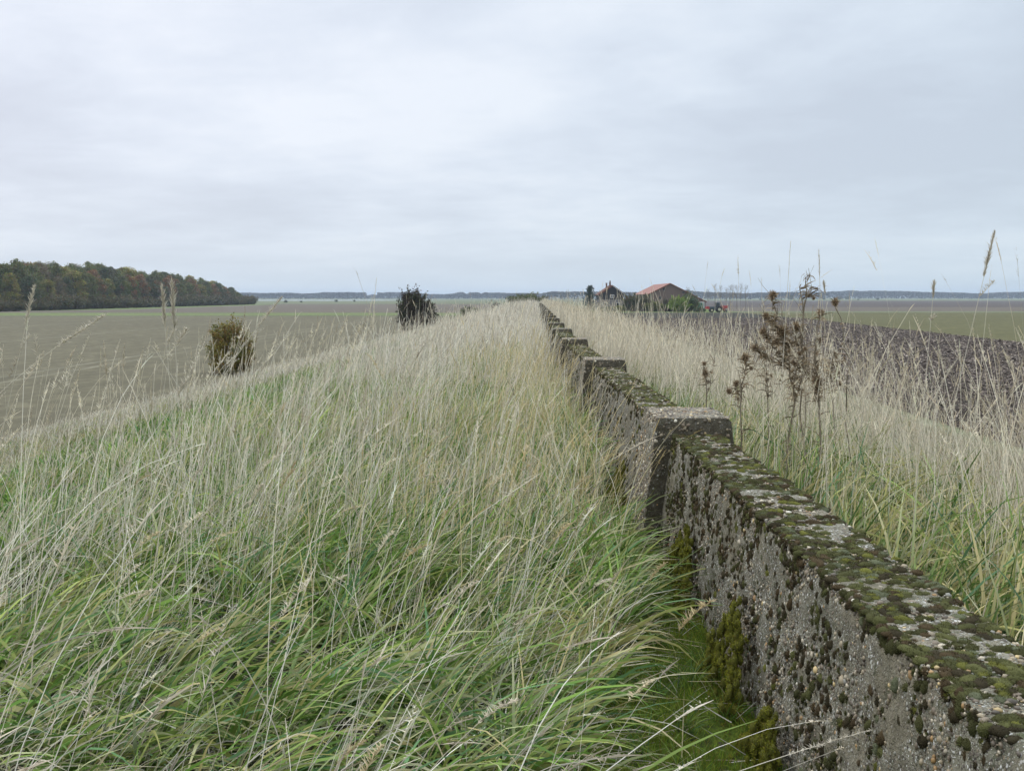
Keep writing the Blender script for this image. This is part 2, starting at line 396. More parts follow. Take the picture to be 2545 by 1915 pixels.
def ico():
    f = (1 + 5 ** .5) / 2
    v = np.array([(-1, f, 0), (1, f, 0), (-1, -f, 0), (1, -f, 0), (0, -1, f), (0, 1, f), (0, -1, -f), (0, 1, -f), (f, 0, -1), (f, 0, 1), (-f, 0, -1), (-f, 0, 1)]) / math.hypot(1, f)
    F = np.array([(0, 11, 5), (0, 5, 1), (0, 1, 7), (0, 7, 10), (0, 10, 11), (1, 5, 9), (5, 11, 4), (11, 10, 2), (10, 7, 6), (7, 1, 8), (3, 9, 4), (3, 4, 2), (3, 2, 6), (3, 6, 8), (3, 8, 9), (4, 9, 5), (2, 4, 11), (6, 2, 10), (8, 6, 7), (9, 8, 1)])
    return v, F
def ico2():
    v, F = ico(); V = [tuple(a) for a in v]; mid = {}
    def md(a, b):
        key = (min(a, b), max(a, b))
        if key not in mid:
            p = (np.array(V[a]) + np.array(V[b])) / 2; p /= np.linalg.norm(p); V.append(tuple(p)); mid[key] = len(V) - 1
        return mid[key]
    G = []
    for a, b, c in F:
        ab, bc, ca = md(a, b), md(b, c), md(c, a); G += [(a, ab, ca), (b, bc, ab), (c, ca, bc), (ab, bc, ca)]
    return np.array(V), np.array(G)
def scatter_blobs(base, pts, rad, flat, nrm, col, rg, jit=.25, elong=None, ang=None):
    """instances a unit mesh at pts with radii; nrm = outward normal (n,3); flat = height factor"""
    bv, bf = base; n = len(pts); k = len(bv)
    nr = nrm / np.linalg.norm(nrm, axis=1)[:, None]
    ref = np.where(np.abs(nr[:, 1:2]) < .9, np.array([[0, 1, 0]]), np.array([[1, 0, 0]]))
    u = np.cross(nr, ref); u /= np.linalg.norm(u, axis=1)[:, None]; w = np.cross(nr, u)
    an = rg.uniform(0, 2 * math.pi, n) if ang is None else ang; ca, sa = np.cos(an)[:, None], np.sin(an)[:, None]
    u2 = u * ca + w * sa; w2 = -u * sa + w * ca
    el = (np.ones(n) if elong is None else elong)[:, None, None]
    jr = 1 + jit * (rg.random((n, k)) - .5)[:, :, None]
    V = pts[:, None, :] + rad[:, None, None] * jr * (bv[None, :, 0:1] * el * u2[:, None, :] + bv[None, :, 1:2] * w2[:, None, :] + bv[None, :, 2:3] * nr[:, None, :] * flat[:, None, None])
    F = bf[None] + (np.arange(n) * k)[:, None, None]
    C = np.repeat(col[:, None, :], k, 1) * (1 + .25 * (rg.random((n, k, 1)) - .5))
    return V.reshape(-1, 3), F.reshape(-1, 3), C.reshape(-1, 3)
PC = np.array([1.08, 1.03, .88]) * np.array([(.17, .14, .11), (.10, .085, .07), (.28, .24, .18), (.42, .38, .32), (.62, .6, .56), (.30, .19, .09), (.20, .20, .19), (.46, .36, .20)])
def side_x(z): return -(PW / 2 + PB * (PH - z))
def panel_pebbles(n, rg, ylo, yhi, rmin=.002, rmax=.0075, white=1):
    y = rg.uniform(ylo, yhi, n); top = rg.random(n) < .36
    x = np.where(top, rg.uniform(-PW / 2, PW / 2, n), 0); z = np.where(top, PH, PH - rg.random(n) ** 1.35 * .72)
    x = np.where(top, x, side_x(z))
    nrm = np.where(top[:, None], [[0, 0, 1.]], [[-1., 0, .1]])
    r = rmin + (rmax - rmin) * rg.random(n) ** 3.2
    pc = PC[rg.choice(len(PC), n, p=[.30, .22, .20, .10, .03, .03, .10, .02])] * rg.uniform(.75, 1.2, (n, 1))
    p = np.stack([x, y, z], 1)
    return scatter_blobs(ico(), p, r, np.full(n, .75), nrm, pc, rg, .3, rg.uniform(1, 1.6, n))
MC = np.array([1.0, .96, .86]) * np.array([(.055, .057, .024), (.080, .085, .034), (.040, .034, .020), (.115, .120, .030), (.062, .046, .026), (.10, .112, .070)])
def panel_moss(nt_, ns_, rg, ylo, yhi, k=1.0, spikes=0, sub=True):
    # candidate positions kept where a clump noise is high
    def pick(n, top):
        y = rg.uniform(ylo, yhi, n * 4)
        if top:
            x = rg.uniform(-PW / 2, PW / 2, n * 4); q = fbm(x * 1.0, y * 1.5, 17, 21); keep = q > .485 + .22 * (fbm(y, y * 0, .8, 5) - .5)
            z = np.full(n * 4, PH)
        else:
            z = PH - rg.random(n * 4) ** 1.6 * .66; x = side_x(z); q = fbm(z * 1.3, y * 1.3, 7, 31); keep = (q > .45)
        ii = np.nonzero(keep)[0][:n]
        return np.stack([x, y, z], 1)[ii]
    a = pick(nt_, True); b = pick(ns_, False)
    p = np.concatenate([a, b]); n = len(p); ist = np.arange(n) < len(a)
    nrm = np.where(ist[:, None], [[0, 0, 1.]], [[-1., 0, .25]])
    r = np.where(ist, .004 + .018 * rg.random(n) ** 2.4, .003 + .013 * rg.random(n) ** 2.2) * k
    fl = np.where(ist, rg.uniform(.38, .72, n), rg.uniform(.6, .95, n))
    ci = np.where(ist, rg.choice(6, n, p=[.30, .24, .16, .06, .12, .12]), rg.choice(6, n, p=[.32, .10, .34, .03, .19, .02]))
    col = MC[ci] * rg.uniform(.8, 1.25, (n, 1))
    V, F, C = scatter_blobs(ico2() if sub else ico(), p, r, fl, nrm, col, rg, .3, rg.uniform(1, 1.7, n))
    if spikes:
        d = rg.normal(size=(n, spikes, 3)); d /= np.linalg.norm(d, axis=2)[:, :, None]
        nn = nrm / np.linalg.norm(nrm, axis=1)[:, None]
        dp = np.sum(d * nn[:, None], 2); d = d - 2 * np.minimum(dp, 0)[:, :, None] * nn[:, None]
        dp = np.abs(dp)
        q = p[:, None] + r[:, None, None] * (d - nn[:, None] * (dp * (1 - fl[:, None]))[:, :, None]) * rg.uniform(.9, 1.2, (n, spikes, 1))
        q = q.reshape(-1, 3); dd = d.reshape(-1, 3); m2 = len(q)
        sv = rg.normal(size=(m2, 3)); sv -= np.sum(sv * dd, 1)[:, None] * dd; sv /= np.linalg.norm(sv, axis=1)[:, None]
        tip = q + dd * rg.uniform(.0025, .0055, (m2, 1)); a0 = q - dd * .002 - sv * .0009; a1 = q - dd * .002 + sv * .0009
        SV = np.stack([a0, a1, tip], 1).reshape(-1, 3); SF = np.arange(m2 * 3).reshape(-1, 3) + len(V)
        sc = np.repeat(np.repeat(col, spikes, 0) * rg.uniform(.9, 2.3, (m2, 1)), 3, 0)
        V = np.concatenate([V, SV]); F = np.concatenate([F, SF]); C = np.concatenate([C, sc])
    return V, F, C
g1 = np.random.default_rng(11)
peb_near = mesh_np('pebbles', *panel_pebbles(26000, g1, 1.0, BAY - BLEN - .05), [PEB], True)
v_, f_, c_ = panel_pebbles(420, g1, .9, 3.4, .006, .0135)
peb_big = mesh_np('pebbles', v_, f_, c_, [PEB], True)
moss_near = mesh_np('moss_cushions', *panel_moss(4300, 3000, g1, 1.0, BAY - BLEN - .05, 1.0, 80), [MOSS], True)
moss_mid = mesh_np('moss_cushions', *panel_moss(2300, 1500, g1, .05, BAY - BLEN - .1, 1.25, 14, False), [MOSS], True)
peb_mid = mesh_np('pebbles', *panel_pebbles(5000, g1, .05, BAY - BLEN - .1, .004, .013), [PEB], True)
moss_far = mesh_np('moss_cushions', *panel_moss(420, 200, g1, .05, BAY - BLEN - .1, 2.0, 0, False), [MOSS], False)
def pillar_pebbles(n, rg):
    s = rg.random(n) * .85 + .15 * (rg.random(n) < 2); s = np.where(s < .4, .3 + .3 * rg.random(n), s); wt, ht = .45, .81
    y = rg.uniform(0, BLEN, n); z = ht - rg.random(n) * .75
    hw = wt / 2 + .115 * (ht - z)
    p = np.where((s < .4)[:, None], np.stack([rg.uniform(-1, 1, n) * hw, 0 * y, z], 1), np.where((s < .75)[:, None], np.stack([-hw, y, z], 1), np.stack([rg.uniform(-wt / 2, wt / 2, n), y, 0 * z + ht], 1)))
    nrm = np.where((s < .4)[:, None], [[0, -1., 0]], np.where((s < .75)[:, None], [[-1., 0, .1]], [[0, 0, 1.]]))
    r = .004 + .009 * rg.random(n) ** 3
    pc = PC[rg.choice(len(PC), n, p=[.30, .22, .20, .10, .03, .03, .10, .02])] * rg.uniform(.75, 1.2, (n, 1))
    return scatter_blobs(ico(), p, r, np.full(n, .7), nrm, pc, rg, .3, rg.uniform(1, 1.5, n))
ppeb = mesh_np('pebbles', *pillar_pebbles(3800, g1), [PEB], True)
NB = 21
for k in range(-1, NB):
    y0 = B0 + k * BAY; cx = float(axis(y0)); jit = rng.normal(0, .012)
    bl = None
    if k >= 0:
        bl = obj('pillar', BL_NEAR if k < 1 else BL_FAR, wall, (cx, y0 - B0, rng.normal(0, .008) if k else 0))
        if k < 3: tag(obj('pebbles', ppeb, bl), kind='stuff')
    pa = obj('panel', PAN_NEAR if k < 0 else PAN_MID if k < 3 else PAN_FAR, wall, (cx + (-.045 if k < 0 else .01), y0 - B0 + BLEN + .015, jit if k >= 0 else 0))
    ax = math.atan2(float(axis(y0 + BAY)) - cx, BAY); pa.rotation_euler = (0, 0, -ax - (.010 if k < 0 else 0))
    if bl: bl.rotation_euler = (0, 0, -ax + (rng.normal(0, .02) if k else 0)); bl.scale = (1, 1, 1) if k == 0 else (rng.uniform(.95, 1.06), rng.uniform(.9, 1.1), 1)
    if k < 0:
        tag(obj('pebbles', peb_near, pa), kind='stuff'); tag(obj('pebbles', peb_big, pa), kind='stuff'); tag(obj('moss_cushions', moss_near, pa), kind='stuff')
    elif k < 2:
        tag(obj('moss_cushions', moss_mid, pa), kind='stuff'); tag(obj('pebbles', peb_mid, pa), kind='stuff')
    elif k < 8: tag(obj('moss_cushions', moss_far, pa), kind='stuff')

# ------------------------------------------------------------------ grass
def blades(P, head, th0, dth, hgt, wid, nseg, col, rg, tipw=.08, wprof='leaf', tipcol=None, power=1.3, twist=None):
    """P (n,3) roots; head = lean azimuth; th0 start tilt; dth extra tilt at the tip (radians)"""
    n = len(P); t = np.linspace(0, 1, nseg + 1)
    th = th0[:, None] + dth[:, None] * t[None] ** power
    tm = (th[:, 1:] + th[:, :-1]) / 2; ds = hgt[:, None] / nseg
    hx = np.concatenate([np.zeros((n, 1)), np.cumsum(np.sin(tm) * ds, 1)], 1)
    hz = np.concatenate([np.zeros((n, 1)), np.cumsum(np.cos(tm) * ds, 1)], 1)
    ch, sh = np.cos(head)[:, None], np.sin(head)[:, None]
    C = np.stack([P[:, 0:1] + hx * ch, P[:, 1:2] + hx * sh, P[:, 2:3] + hz], -1)
    if wprof == 'leaf': w = (1 - t ** 2.2) * .92 + tipw
    elif wprof == 'head': w = np.sin(np.pi * np.clip(t * .96 + .03, 0, 1)) ** .7 + .1
    else: w = 1 - .55 * t
    tw = rg.uniform(0, math.pi, n) if twist is None else twist
    tw = tw[:, None] + rg.normal(0, .7, n)[:, None] * t[None]
    # side vector: horizontal perpendicular, rotated about tangent
    px, py = -sh, ch
    sx = np.cos(tw)
    sn = np.sin(tw)
    # binormal in lean plane
    bx = np.cos(th) * ch; by = np.cos(th) * sh; bz = -np.sin(th)
    Sv = np.stack([sx * px + sn * bx, sx * py + sn * by, sn * bz], -1)
    off = Sv * (w[None] * wid[:, None] / 2)[:, :, None]
    V = np.stack([C - off, C + off], 2)          # n, nseg+1, 2, 3
    base = (np.arange(n) * (nseg + 1) * 2)[:, None] + (np.arange(nseg) * 2)[None]
    F = np.stack([base, base + 1, base + 3, base + 2], -1).reshape(-1, 4)
    if tipcol is None: cc = np.repeat(col[:, None], nseg + 1, 1)
    else: cc = col[:, None] * (1 - t[None, :, None]) + tipcol[:, None] * t[None, :, None]
    cc = np.repeat(cc[:, :, None], 2, 2)
    return V.reshape(-1, 3), F, cc.reshape(-1, 3), C
class Acc:
    def __init__(s): s.V = []; s.F = []; s.C = []; s.n = 0
    def add(s, V, F, C, *_):
        s.V.append(V.astype(np.float32)); s.F.append((F + s.n).astype(np.int32)); s.C.append(C.astype(np.float32)); s.n += len(V)
    def mesh(s, name, mat): return mesh_np(name, np.concatenate(s.V), np.concatenate(s.F), np.concatenate(s.C), [mat], False)
GREEN = np.array([1.03, .95, .95]) * np.array([(.12, .235, .042), (.175, .30, .06), (.08, .16, .028), (.235, .35, .085), (.115, .24, .095), (.30, .37, .10)])
STRAW = np.array([(.60, .53, .36), (.68, .62, .46), (.52, .44, .27), (.73, .69, .56), (.60, .56, .46)])
PALE = np.array([(.66, .60, .47), (.75, .70, .58), (.54, .48, .38), (.80, .75, .63)])
YEL = np.array([(.40, .38, .13), (.36, .36, .12), (.52, .44, .2)])
def pick(rg, pal, n, v=.2):
    return pal[rg.integers(0, len(pal), n)] * rg.uniform(1 - v, 1 + v, (n, 1))
def mossy(x, Y):     # the bare mossy strip between the tall grass and the wall foot
    lo_ = np.interp(Y, [0, 3.2, 3.6, 4.6, 5.3, 5.9, 6.6, 8, 9.5], [.08, .14, .24, .50, .64, .66, .62, .68, .8])
    return (x > lo_) & (x < 1.5)
def inwall(x): return (x > .76) & (x < 1.50)
accL, accR = Acc(), Acc()
def region(rg, y0, y1, dens, margin=1.0, lim=(-15.9, 14.1)):
    """random roots in the visible wedge between two depths"""
    wmax = .54 * y1 + margin; n = int(dens * 2 * wmax * (y1 - y0))
    Y = rg.uniform(y0, y1, n); x = rg.uniform(-wmax, wmax, n)
    k = np.abs(x) < .54 * Y + margin; Y, x = Y[k], x[k]
    u = x - axis(Y); k = (u > lim[0]) & (u < lim[1]); return x[k], Y[k]
def emit(rg, x, Y, kind, ws=1.0, nseg=4, heads=0, tuft=18):
    # roots stand together in tufts
    n = len(x)
    if n == 0: return
    tuftsz = .04 * max(1, ws ** .8)
    nt_ = max(1, n // tuft); ti = rg.integers(0, nt_, n) if kind != 'stalk' else rg.integers(0, max(1, n // 5), n)
    if kind == 'stalk': tuftsz *= 2.2
    ox = rg.normal(0, 1, n); oy = rg.normal(0, 1, n)
    X0, Y0 = x[ti], Y[ti]; x = X0 + ox * tuftsz; Y = Y0 + oy * tuftsz
    u = x - axis(Y)
    keep = ~inwall(u) & ~((Y < 9.5) & mossy(u, Y))
    x, Y, u, ox, oy, ti = x[keep], Y[keep], u[keep], ox[keep], oy[keep], ti[keep]; n = len(x)
    if n == 0: return
    z = zdike(x, Y); P = np.stack([x, Y, z - .02], 1)
    onL = u < .8; sL = np.clip((-u - 3.1) / .8, 0, 1); sR = np.clip((u - 3.4) / 1.0, 0, 1); slope = np.maximum(sL, sR)
    cl = fbm(x, Y, .9, 41); cl2 = fbm(x, Y, .35, 51); cl3 = fbm(x, Y, 2.6, 57)
    tr = rg.random(nt_ + n + 2)[ti]; tr2 = rg.normal(size=nt_ + n + 2)[ti]
    near = np.clip(1 - (Y - 2.3) / 4.5, 0, 1)
    footL = np.clip((u + .1) / .7, 0, 1) * (Y > 4.5) * onL
    # wind-laid direction: on the left it leans right (+x), on the right it stands more upright
    wx = np.where(onL, .55, np.where(u < 2.3, .55, -.1)) * (1.0 + 1.5 * near) + 2.4 * (cl3 - .5); wy = .15 + 2.6 * (cl - .5) + .5 * tr2
    hx = wx * (1 - .8 * footL) + ox * .6 + rg.normal(0, .6, n); hy = wy + oy * .6 + rg.normal(0, .6, n)
    hx = np.where(~onL & (u < 2.0), np.abs(hx) * .9 - .05, hx)
    hd = np.arctan2(hy, hx)
    lodged = np.clip((fbm(x, Y, 1.3, 97) - .55) * 5, 0, 1) * np.where(onL, 1, .5)      # wind-flattened patches
    if kind == 'green':
        h = rg.uniform(.20, .64, n) * (1 - .5 * slope) * np.where(u > 4.0, .6, 1) * np.where(u < -8, rg.uniform(.5, 1.2, n), 1) * (.75 + .5 * cl2) * (.8 + .4 * tr)
        broad = ~onL & (u < 2.7) & (Y < 10); h = np.where(broad, h * 1.2, h)
        th0 = np.clip(np.abs(rg.normal(.22, .25, n)) + near * .45 * onL + lodged * rg.uniform(.3, 1.0, n), 0, 1.35); dth = rg.uniform(.5, 2.0, n)
        w = rg.uniform(.0058, .0165, n) * ws * np.where(Y > 7, .85, 1) * np.where(rg.random(n) < .07, 1.5, 1); w = np.where(broad, w * 1.1, w)
        col = pick(rg, GREEN, n, .35) * (.75 + .5 * tr)[:, None]
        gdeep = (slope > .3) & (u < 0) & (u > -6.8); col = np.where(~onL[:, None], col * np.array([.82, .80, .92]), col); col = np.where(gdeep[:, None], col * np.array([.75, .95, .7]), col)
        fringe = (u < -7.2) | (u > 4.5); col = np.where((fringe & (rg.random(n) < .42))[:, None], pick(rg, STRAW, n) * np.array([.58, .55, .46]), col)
        y_ = rg.random(n) < .10 + .30 * (cl2 > .55); col[y_] = pick(rg, YEL, y_.sum())
        tip = np.where(rg.random((n, 1)) < .3, STRAW[0] * .6 + col * .4, col * .92)
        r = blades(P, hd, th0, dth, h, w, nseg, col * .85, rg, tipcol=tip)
    elif kind == 'litter':
        h = rg.uniform(.20, .55, n) * (1 - slope * .4)
        th0 = np.clip(np.abs(rg.normal(.6, .45, n)) + near * .25 + lodged * .6, 0, 1.45); dth = rg.uniform(.1, 1.2, n)
        w = rg.uniform(.0024, .0065, n) * ws
        col = pick(rg, STRAW, n, .4) * np.where(cl > .5, .95, .8)[:, None] * np.where((u < -6.5) | (u > 4.2), .68, 1)[:, None]
        r = blades(P, hd, th0, dth, h, w, max(2, nseg - 1), col * .85, rg, tipcol=col)
    else:               # flowering stalks
        h = rg.uniform(.50, .98, n) * (.85 + .3 * cl2) * (.85 + .3 * tr)
        big = rg.random(n) < np.where((u < -3.3) | (u > 3.8), .03, np.where((u < -.4) & (Y > 3), .16, .14)); h = np.where(big, h * rg.uniform(1.2, 1.65, n), h)
        h = h * (1 - .5 * slope) * np.where(~onL, 1.2, 1) * np.where(u > 4.4, .7, 1) * np.where(u < -6.8, .8, 1)
        h = np.where((u < -.5) & (u > -3.4) & (Y < 9), h * 1.05, h)
        ph = (u > -1.3) & (u < .8) & (Y > 4.5) & (Y < 22) & (rg.random(n) < .7 * np.clip((u + 1.3) / 1.2, 0, 1))
        th0 = np.abs(rg.normal(.06, .12, n)) + lodged * rg.uniform(0, .9, n) + near * .45 * onL * rg.random(n); dth = np.abs(rg.normal(.25, .28, n)) + near * .7 * onL * rg.random(n)
        w = rg.uniform(.0024, .0050, n) * ws * (1 + .35 * np.clip((Y - 6) / 6, 0, 1))
        col = np.where(ph[:, None], pick(rg, STRAW, n) * np.array([1.0, .94, .74]), pick(rg, PALE, n, .3) * np.where(onL[:, None], 1, np.array([[1.0, .97, .90]]))) * np.where(rg.random((n, 1)) < .2, .7, 1)
        V, F, C, Cn = blades(P, hd, th0, dth, h, w, nseg, col * .9, rg, wprof='stalk', tipcol=col, power=1.6)
        acs = [(accL, onL), (accR, ~onL)]
        for ac, msk in acs:
            if msk.any(): split_add(ac, V, F, C, msk, nseg)
        if heads:
            tip = Cn[:, -1]; d = Cn[:, -1] - Cn[:, -2]; d /= np.linalg.norm(d, axis=1)[:, None]
            hl = rg.uniform(.06, .15, n) * np.where(big, 1.3, 1) * np.where(h > .6, 1, .7)
            az_ = np.arctan2(d[:, 1], d[:, 0]); tl = np.arccos(np.clip(d[:, 2], -1, 1))
            hc = np.clip(col * np.array([1.02, .97, .90]), 0, .9)
            hw = rg.uniform(.0022, .0045, n) * ws if heads > 3 else rg.uniform(.0035, .0065, n) * (ws ** .8)
            st = tip - d * hl[:, None] * .55
            V, F, C, _ = blades(st, az_, tl, rg.uniform(0, .35, n), hl, hw, 3, hc * .9, rg, wprof='head', tipcol=hc)
            for ac, msk in acs:
                if msk.any(): split_add(ac, V, F, C, msk, 3)
            if heads > 1:
                q = heads; i = np.repeat(np.arange(n), q); f = rg.random(len(i)); fat = (rg.random(n) < .16)[i]
                pp = st[i] + d[i] * (hl[i] * f)[:, None]
                V, F, C, _ = blades(pp, az_[i] + rg.uniform(-3.1, 3.1, len(i)), np.clip(tl[i] + rg.uniform(.12, .45, len(i)) * np.where(fat, 1.4, 1), 0, 2.4), rg.uniform(-.2, .2, len(i)), hl[i] * rg.uniform(.10, .24, len(i)) * (1.1 - f), rg.uniform(.0014, .0028, len(i)) * (ws ** .6) * np.where(fat, 1.5, 1), 1, hc[i] * rg.uniform(.75, 1.1, (len(i), 1)), rg)
                for ac, msk in acs:
                    if msk.any(): split_add(ac, V, F, C, msk[i], 1)
        return
    V, F, C, _ = r; ns = nseg if kind == 'green' else max(2, nseg - 1)
    for ac, msk in ((accL, onL), (accR, ~onL)):
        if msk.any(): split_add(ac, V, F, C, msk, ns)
def split_add(ac, V, F, C, msk, ns):
    k = (ns + 1) * 2; n = len(msk)
    Vn = V.reshape(n, k, 3)[msk].reshape(-1, 3); Cn = C.reshape(n, k, 3)[msk].reshape(-1, 3); m = int(msk.sum())
    b = (np.arange(m) * k)[:, None] + (np.arange(ns) * 2)[None]
    ac.add(Vn, np.stack([b, b + 1, b + 3, b + 2], -1).reshape(-1, 4), Cn)
g2 = np.random.default_rng(23)
RINGS = [  # y0, y1, green, litter, stalk density, width scale, segments, spikelets
    (.9, 3.5, 1100, 460, 170, 1.0, 6, 26),
    (3.5, 7, 980, 500, 185, 1.05, 5, 20),
    (7, 12, 740, 400, 135, 1.15, 4, 9),
    (12, 20, 380, 300, 115, 1.5, 3, 4),
    (20, 36, 160, 190, 110, 2.1, 3, 1),
    (36, 70, 36, 66, 70, 3.6, 2, 1),
    (70, 150, 10, 20, 22, 6.5, 2, 1),
    (150, 400, 2.6, 3.2, 3.2, 15, 2, 1)]
for (y0, y1, dg, dl, ds_, ws, ns, sp) in RINGS:
    for kind, d in (('green', dg), ('litter', dl), ('stalk', ds_)):
        x, Y = region(g2, y0, y1, d); u = x - axis(Y)
        cl = fbm(x, Y, .6, 77); cg = fbm(x, Y, 1.7, 79)
        if kind == 'stalk':
            pr = np.clip((cl - .36) * 4.2, .05, 1)
            pr = pr * np.where(Y < 3.2, .8, 1) * np.where((u > -2.2) & (u < -.6) & (Y < 9), .6, 1)          # leafy green middle of the bank
            pr = np.where((u < -3.2) & (u > -7.0), pr * .05, pr); pr = np.where((u < -1.9) & (u > -3.3) & (Y < 14), pr * .6, pr)                                             # green shoulder of the bank
            pr = np.where(u < -7.0, pr * .28, pr)
            pr = np.where((u > 1.4) & (u < 2.6) & (Y < 13), pr * .42, pr)
            pr = np.where((u > 3.6), pr * np.where(u > 4.6, .12, .45), pr); pr = np.where((u > 2.2) & (u < 3.6), np.maximum(pr, .5), pr)
            k = g2.random(len(x)) < pr
        elif kind == 'green': k = g2.random(len(x)) < np.where((u > 2.6) & (Y < 30), .55, 1) * np.clip((cg - .22) * 4, .25, 1)
        else: k = g2.random(len(x)) < np.clip((fbm(x, Y, 1.2, 91) - .25) * 3, .15, 1) * np.where(u > 4.2, .5, 1) * np.where((u < -3.2) & (u > -6.8), .1, 1) * np.where(Y < 12, .75, 1)
        emit(g2, x[k], Y[k], kind, ws, ns, sp)
# scattered taller stalks standing clear of the mass
def tallones(n, ux, yr, hr, lean):
    xe = g2.uniform(*ux, n); ye = yr[0] + (yr[1] - yr[0]) * g2.random(n) ** .8; ti = g2.integers(0, n // 2, n); xe = xe[ti] + g2.normal(0, .07, n); ye = ye[ti] + g2.normal(0, .07, n)
    ac = accL if ux[0] < 0 else accR
    P = np.stack([xe, ye, zdike(xe, ye)], 1); hd = g2.normal(lean, .9, n); cc_ = pick(g2, PALE, n, .2) * np.array([1, .97, .9])
    V, F, C, Cn = blades(P, hd, np.abs(g2.normal(.08, .13, n)), np.abs(g2.normal(.3, .3, n)), g2.uniform(*hr, n), g2.uniform(.0030, .0052, n), 7, cc_ * .9, g2, wprof='stalk', tipcol=cc_, power=1.8)
    ac.add(V, F, C); q = 46; i = np.repeat(np.arange(n), q); f = g2.random(len(i)); d = Cn[:, -1] - Cn[:, -2]; d /= np.linalg.norm(d, axis=1)[:, None]; hl = g2.uniform(.08, .22, n)
    az_ = np.arctan2(d[:, 1], d[:, 0]); tl = np.arccos(np.clip(d[:, 2], -1, 1)); loose = g2.uniform(.12, .5, n)
    pp = Cn[i, -1] + d[i] * (hl[i] * (f - .8))[:, None]
    ac.add(*blades(pp, az_[i] + g2.uniform(-3.1, 3.1, len(i)), np.clip(tl[i] + loose[i] * g2.uniform(.3, 1.2, len(i)), 0, 2.6), g2.uniform(-.1, .2, len(i)), hl[i] * .17 * (1.15 - f), g2.uniform(.0022, .0045, len(i)), 2, cc_[i] * g2.uniform(.65, 1.1, (len(i), 1)), g2)[:3])
tallones(150, (-3.3, -.5), (2.9, 7.5), (1.0, 1.5), .3); tallones(190, (-3.5, -1.2), (7, 17), (.9, 1.4), .3); tallones(60, (-1.5, .0), (4.5, 10), (.85, 1.2), .3)
tallones(280, (2.0, 3.7), (3.6, 11), (.95, 1.5), 2.5); tallones(260, (1.7, 4.2), (8, 24), (.9, 1.35), 1.5)
# heavy straw ears bowed over the near grass
xe = g2.uniform(-1.9, .15, 64); ye = g2.uniform(1.7, 6.5, 64); k = (np.abs(xe) < .52 * ye + .2) & ~mossy(xe, ye); xe, ye = xe[k], ye[k]; n = len(xe)
P = np.stack([xe, ye, zdike(xe, ye)], 1); hd = g2.normal(.25, .45, n); cc_ = pick(g2, STRAW, n, .12) * np.array([1.05, .99, .9])
V, F, C, Cn = blades(P, hd, g2.uniform(.15, .6, n), g2.uniform(.2, .7, n), g2.uniform(.6, .95, n), g2.uniform(.0026, .0038, n), 8, cc_ * .9, g2, wprof='stalk', tipcol=cc_)
accL.add(V, F, C)
q = 90; i = np.repeat(np.arange(n), q); f = g2.random(len(i)); d = Cn[:, -1] - Cn[:, -2]; d /= np.linalg.norm(d, axis=1)[:, None]; hl = g2.uniform(.08, .15, n)
az_ = np.arctan2(d[:, 1], d[:, 0]); tl = np.arccos(np.clip(d[:, 2], -1, 1)); hcv = np.cos(az_), np.sin(az_)
tlf = tl[i] + f * .5; pp = Cn[i, -1] + d[i] * (hl[i] * f)[:, None] - np.stack([0 * f, 0 * f, hl[i] * f * f * .25], 1)
accL.add(*blades(pp, az_[i] + g2.uniform(-3.1, 3.1, len(i)) * .9, np.clip(tlf + g2.uniform(-.15, .2, len(i)), 0, 2.6), g2.uniform(-.1, .2, len(i)), hl[i] * .15 * np.sin(np.pi * (.15 + .75 * f)) + .004, g2.uniform(.0016, .0030, len(i)), 2, cc_[i] * g2.uniform(.65, 1.15, (len(i), 1)), g2)[:3])
tag(obj('long_grass', accL.mesh('long_grass', GRASS)), 'wind-laid green and straw-coloured long grass covering the bank left of the wall', 'long grass', kind='stuff')
tag(obj('long_grass', accR.mesh('long_grass', GRASS)), 'upright pale seed stalks and broad green blades on the bank right of the wall', 'long grass', kind='stuff')

# low moss and short turf at the foot of the wall
am = Acc(); n = 60000
x = g2.uniform(-.05, 1.0, n); Y = g2.uniform(2.2, 6.6, n); k = mossy(x, Y) & (x < .93); x, Y = x[k], Y[k]; n = len(x)
q = fbm(x, Y, 5, 61); k = g2.random(n) < np.clip((q - .3) * 4, .25, 1); x, Y, q = x[k], Y[k], q[k]; n = len(x)
P = np.stack([x, Y, zdike(x, Y) - .01 + .05 * q], 1)
mc = np.array([(.14, .22, .025), (.20, .25, .03), (.09, .15, .02), (.16, .15, .03)])[g2.integers(0, 4, n)] * g2.uniform(.7, 1.3, (n, 1))
am.add(*blades(P, g2.uniform(0, 6.3, n), np.abs(g2.normal(.3, .4, n)), g2.uniform(0, .9, n), g2.uniform(.015, .06, n), g2.uniform(.0016, .0034, n), 2, mc, g2)[:3])
n = 900; x = g2.uniform(.0, .85, n); Y = g2.uniform(2.6, 8.5, n); k = mossy(x, Y); x, Y = x[k], Y[k]; n = len(x)
am.add(*blades(np.stack([x, Y, zdike(x, Y) + g2.uniform(.0, .05, n)], 1), g2.uniform(0, 6.3, n), g2.uniform(1.1, 1.6, n), g2.uniform(-.2, .3, n), g2.uniform(.08, .35, n), g2.uniform(.0018, .004, n), 3, pick(g2, STRAW, n, .4) * .6, g2)[:3])
n = 2600; ti = g2.integers(0, 60, n); tx_, ty_ = g2.uniform(.0, .8, 60), g2.uniform(2.8, 8, 60); x = tx_[ti] + g2.normal(0, .02, n); Y = ty_[ti] + g2.normal(0, .02, n); k = mossy(x, Y) & (x < .84); x, Y = x[k], Y[k]; n = len(x)
am.add(*blades(np.stack([x, Y, zdike(x, Y)], 1), g2.uniform(0, 6.3, n), np.abs(g2.normal(.3, .3, n)), g2.uniform(.4, 1.6, n), g2.uniform(.06, .2, n), g2.uniform(.0025, .005, n), 4, pick(g2, GREEN, n, .3) * .75, g2)[:3])
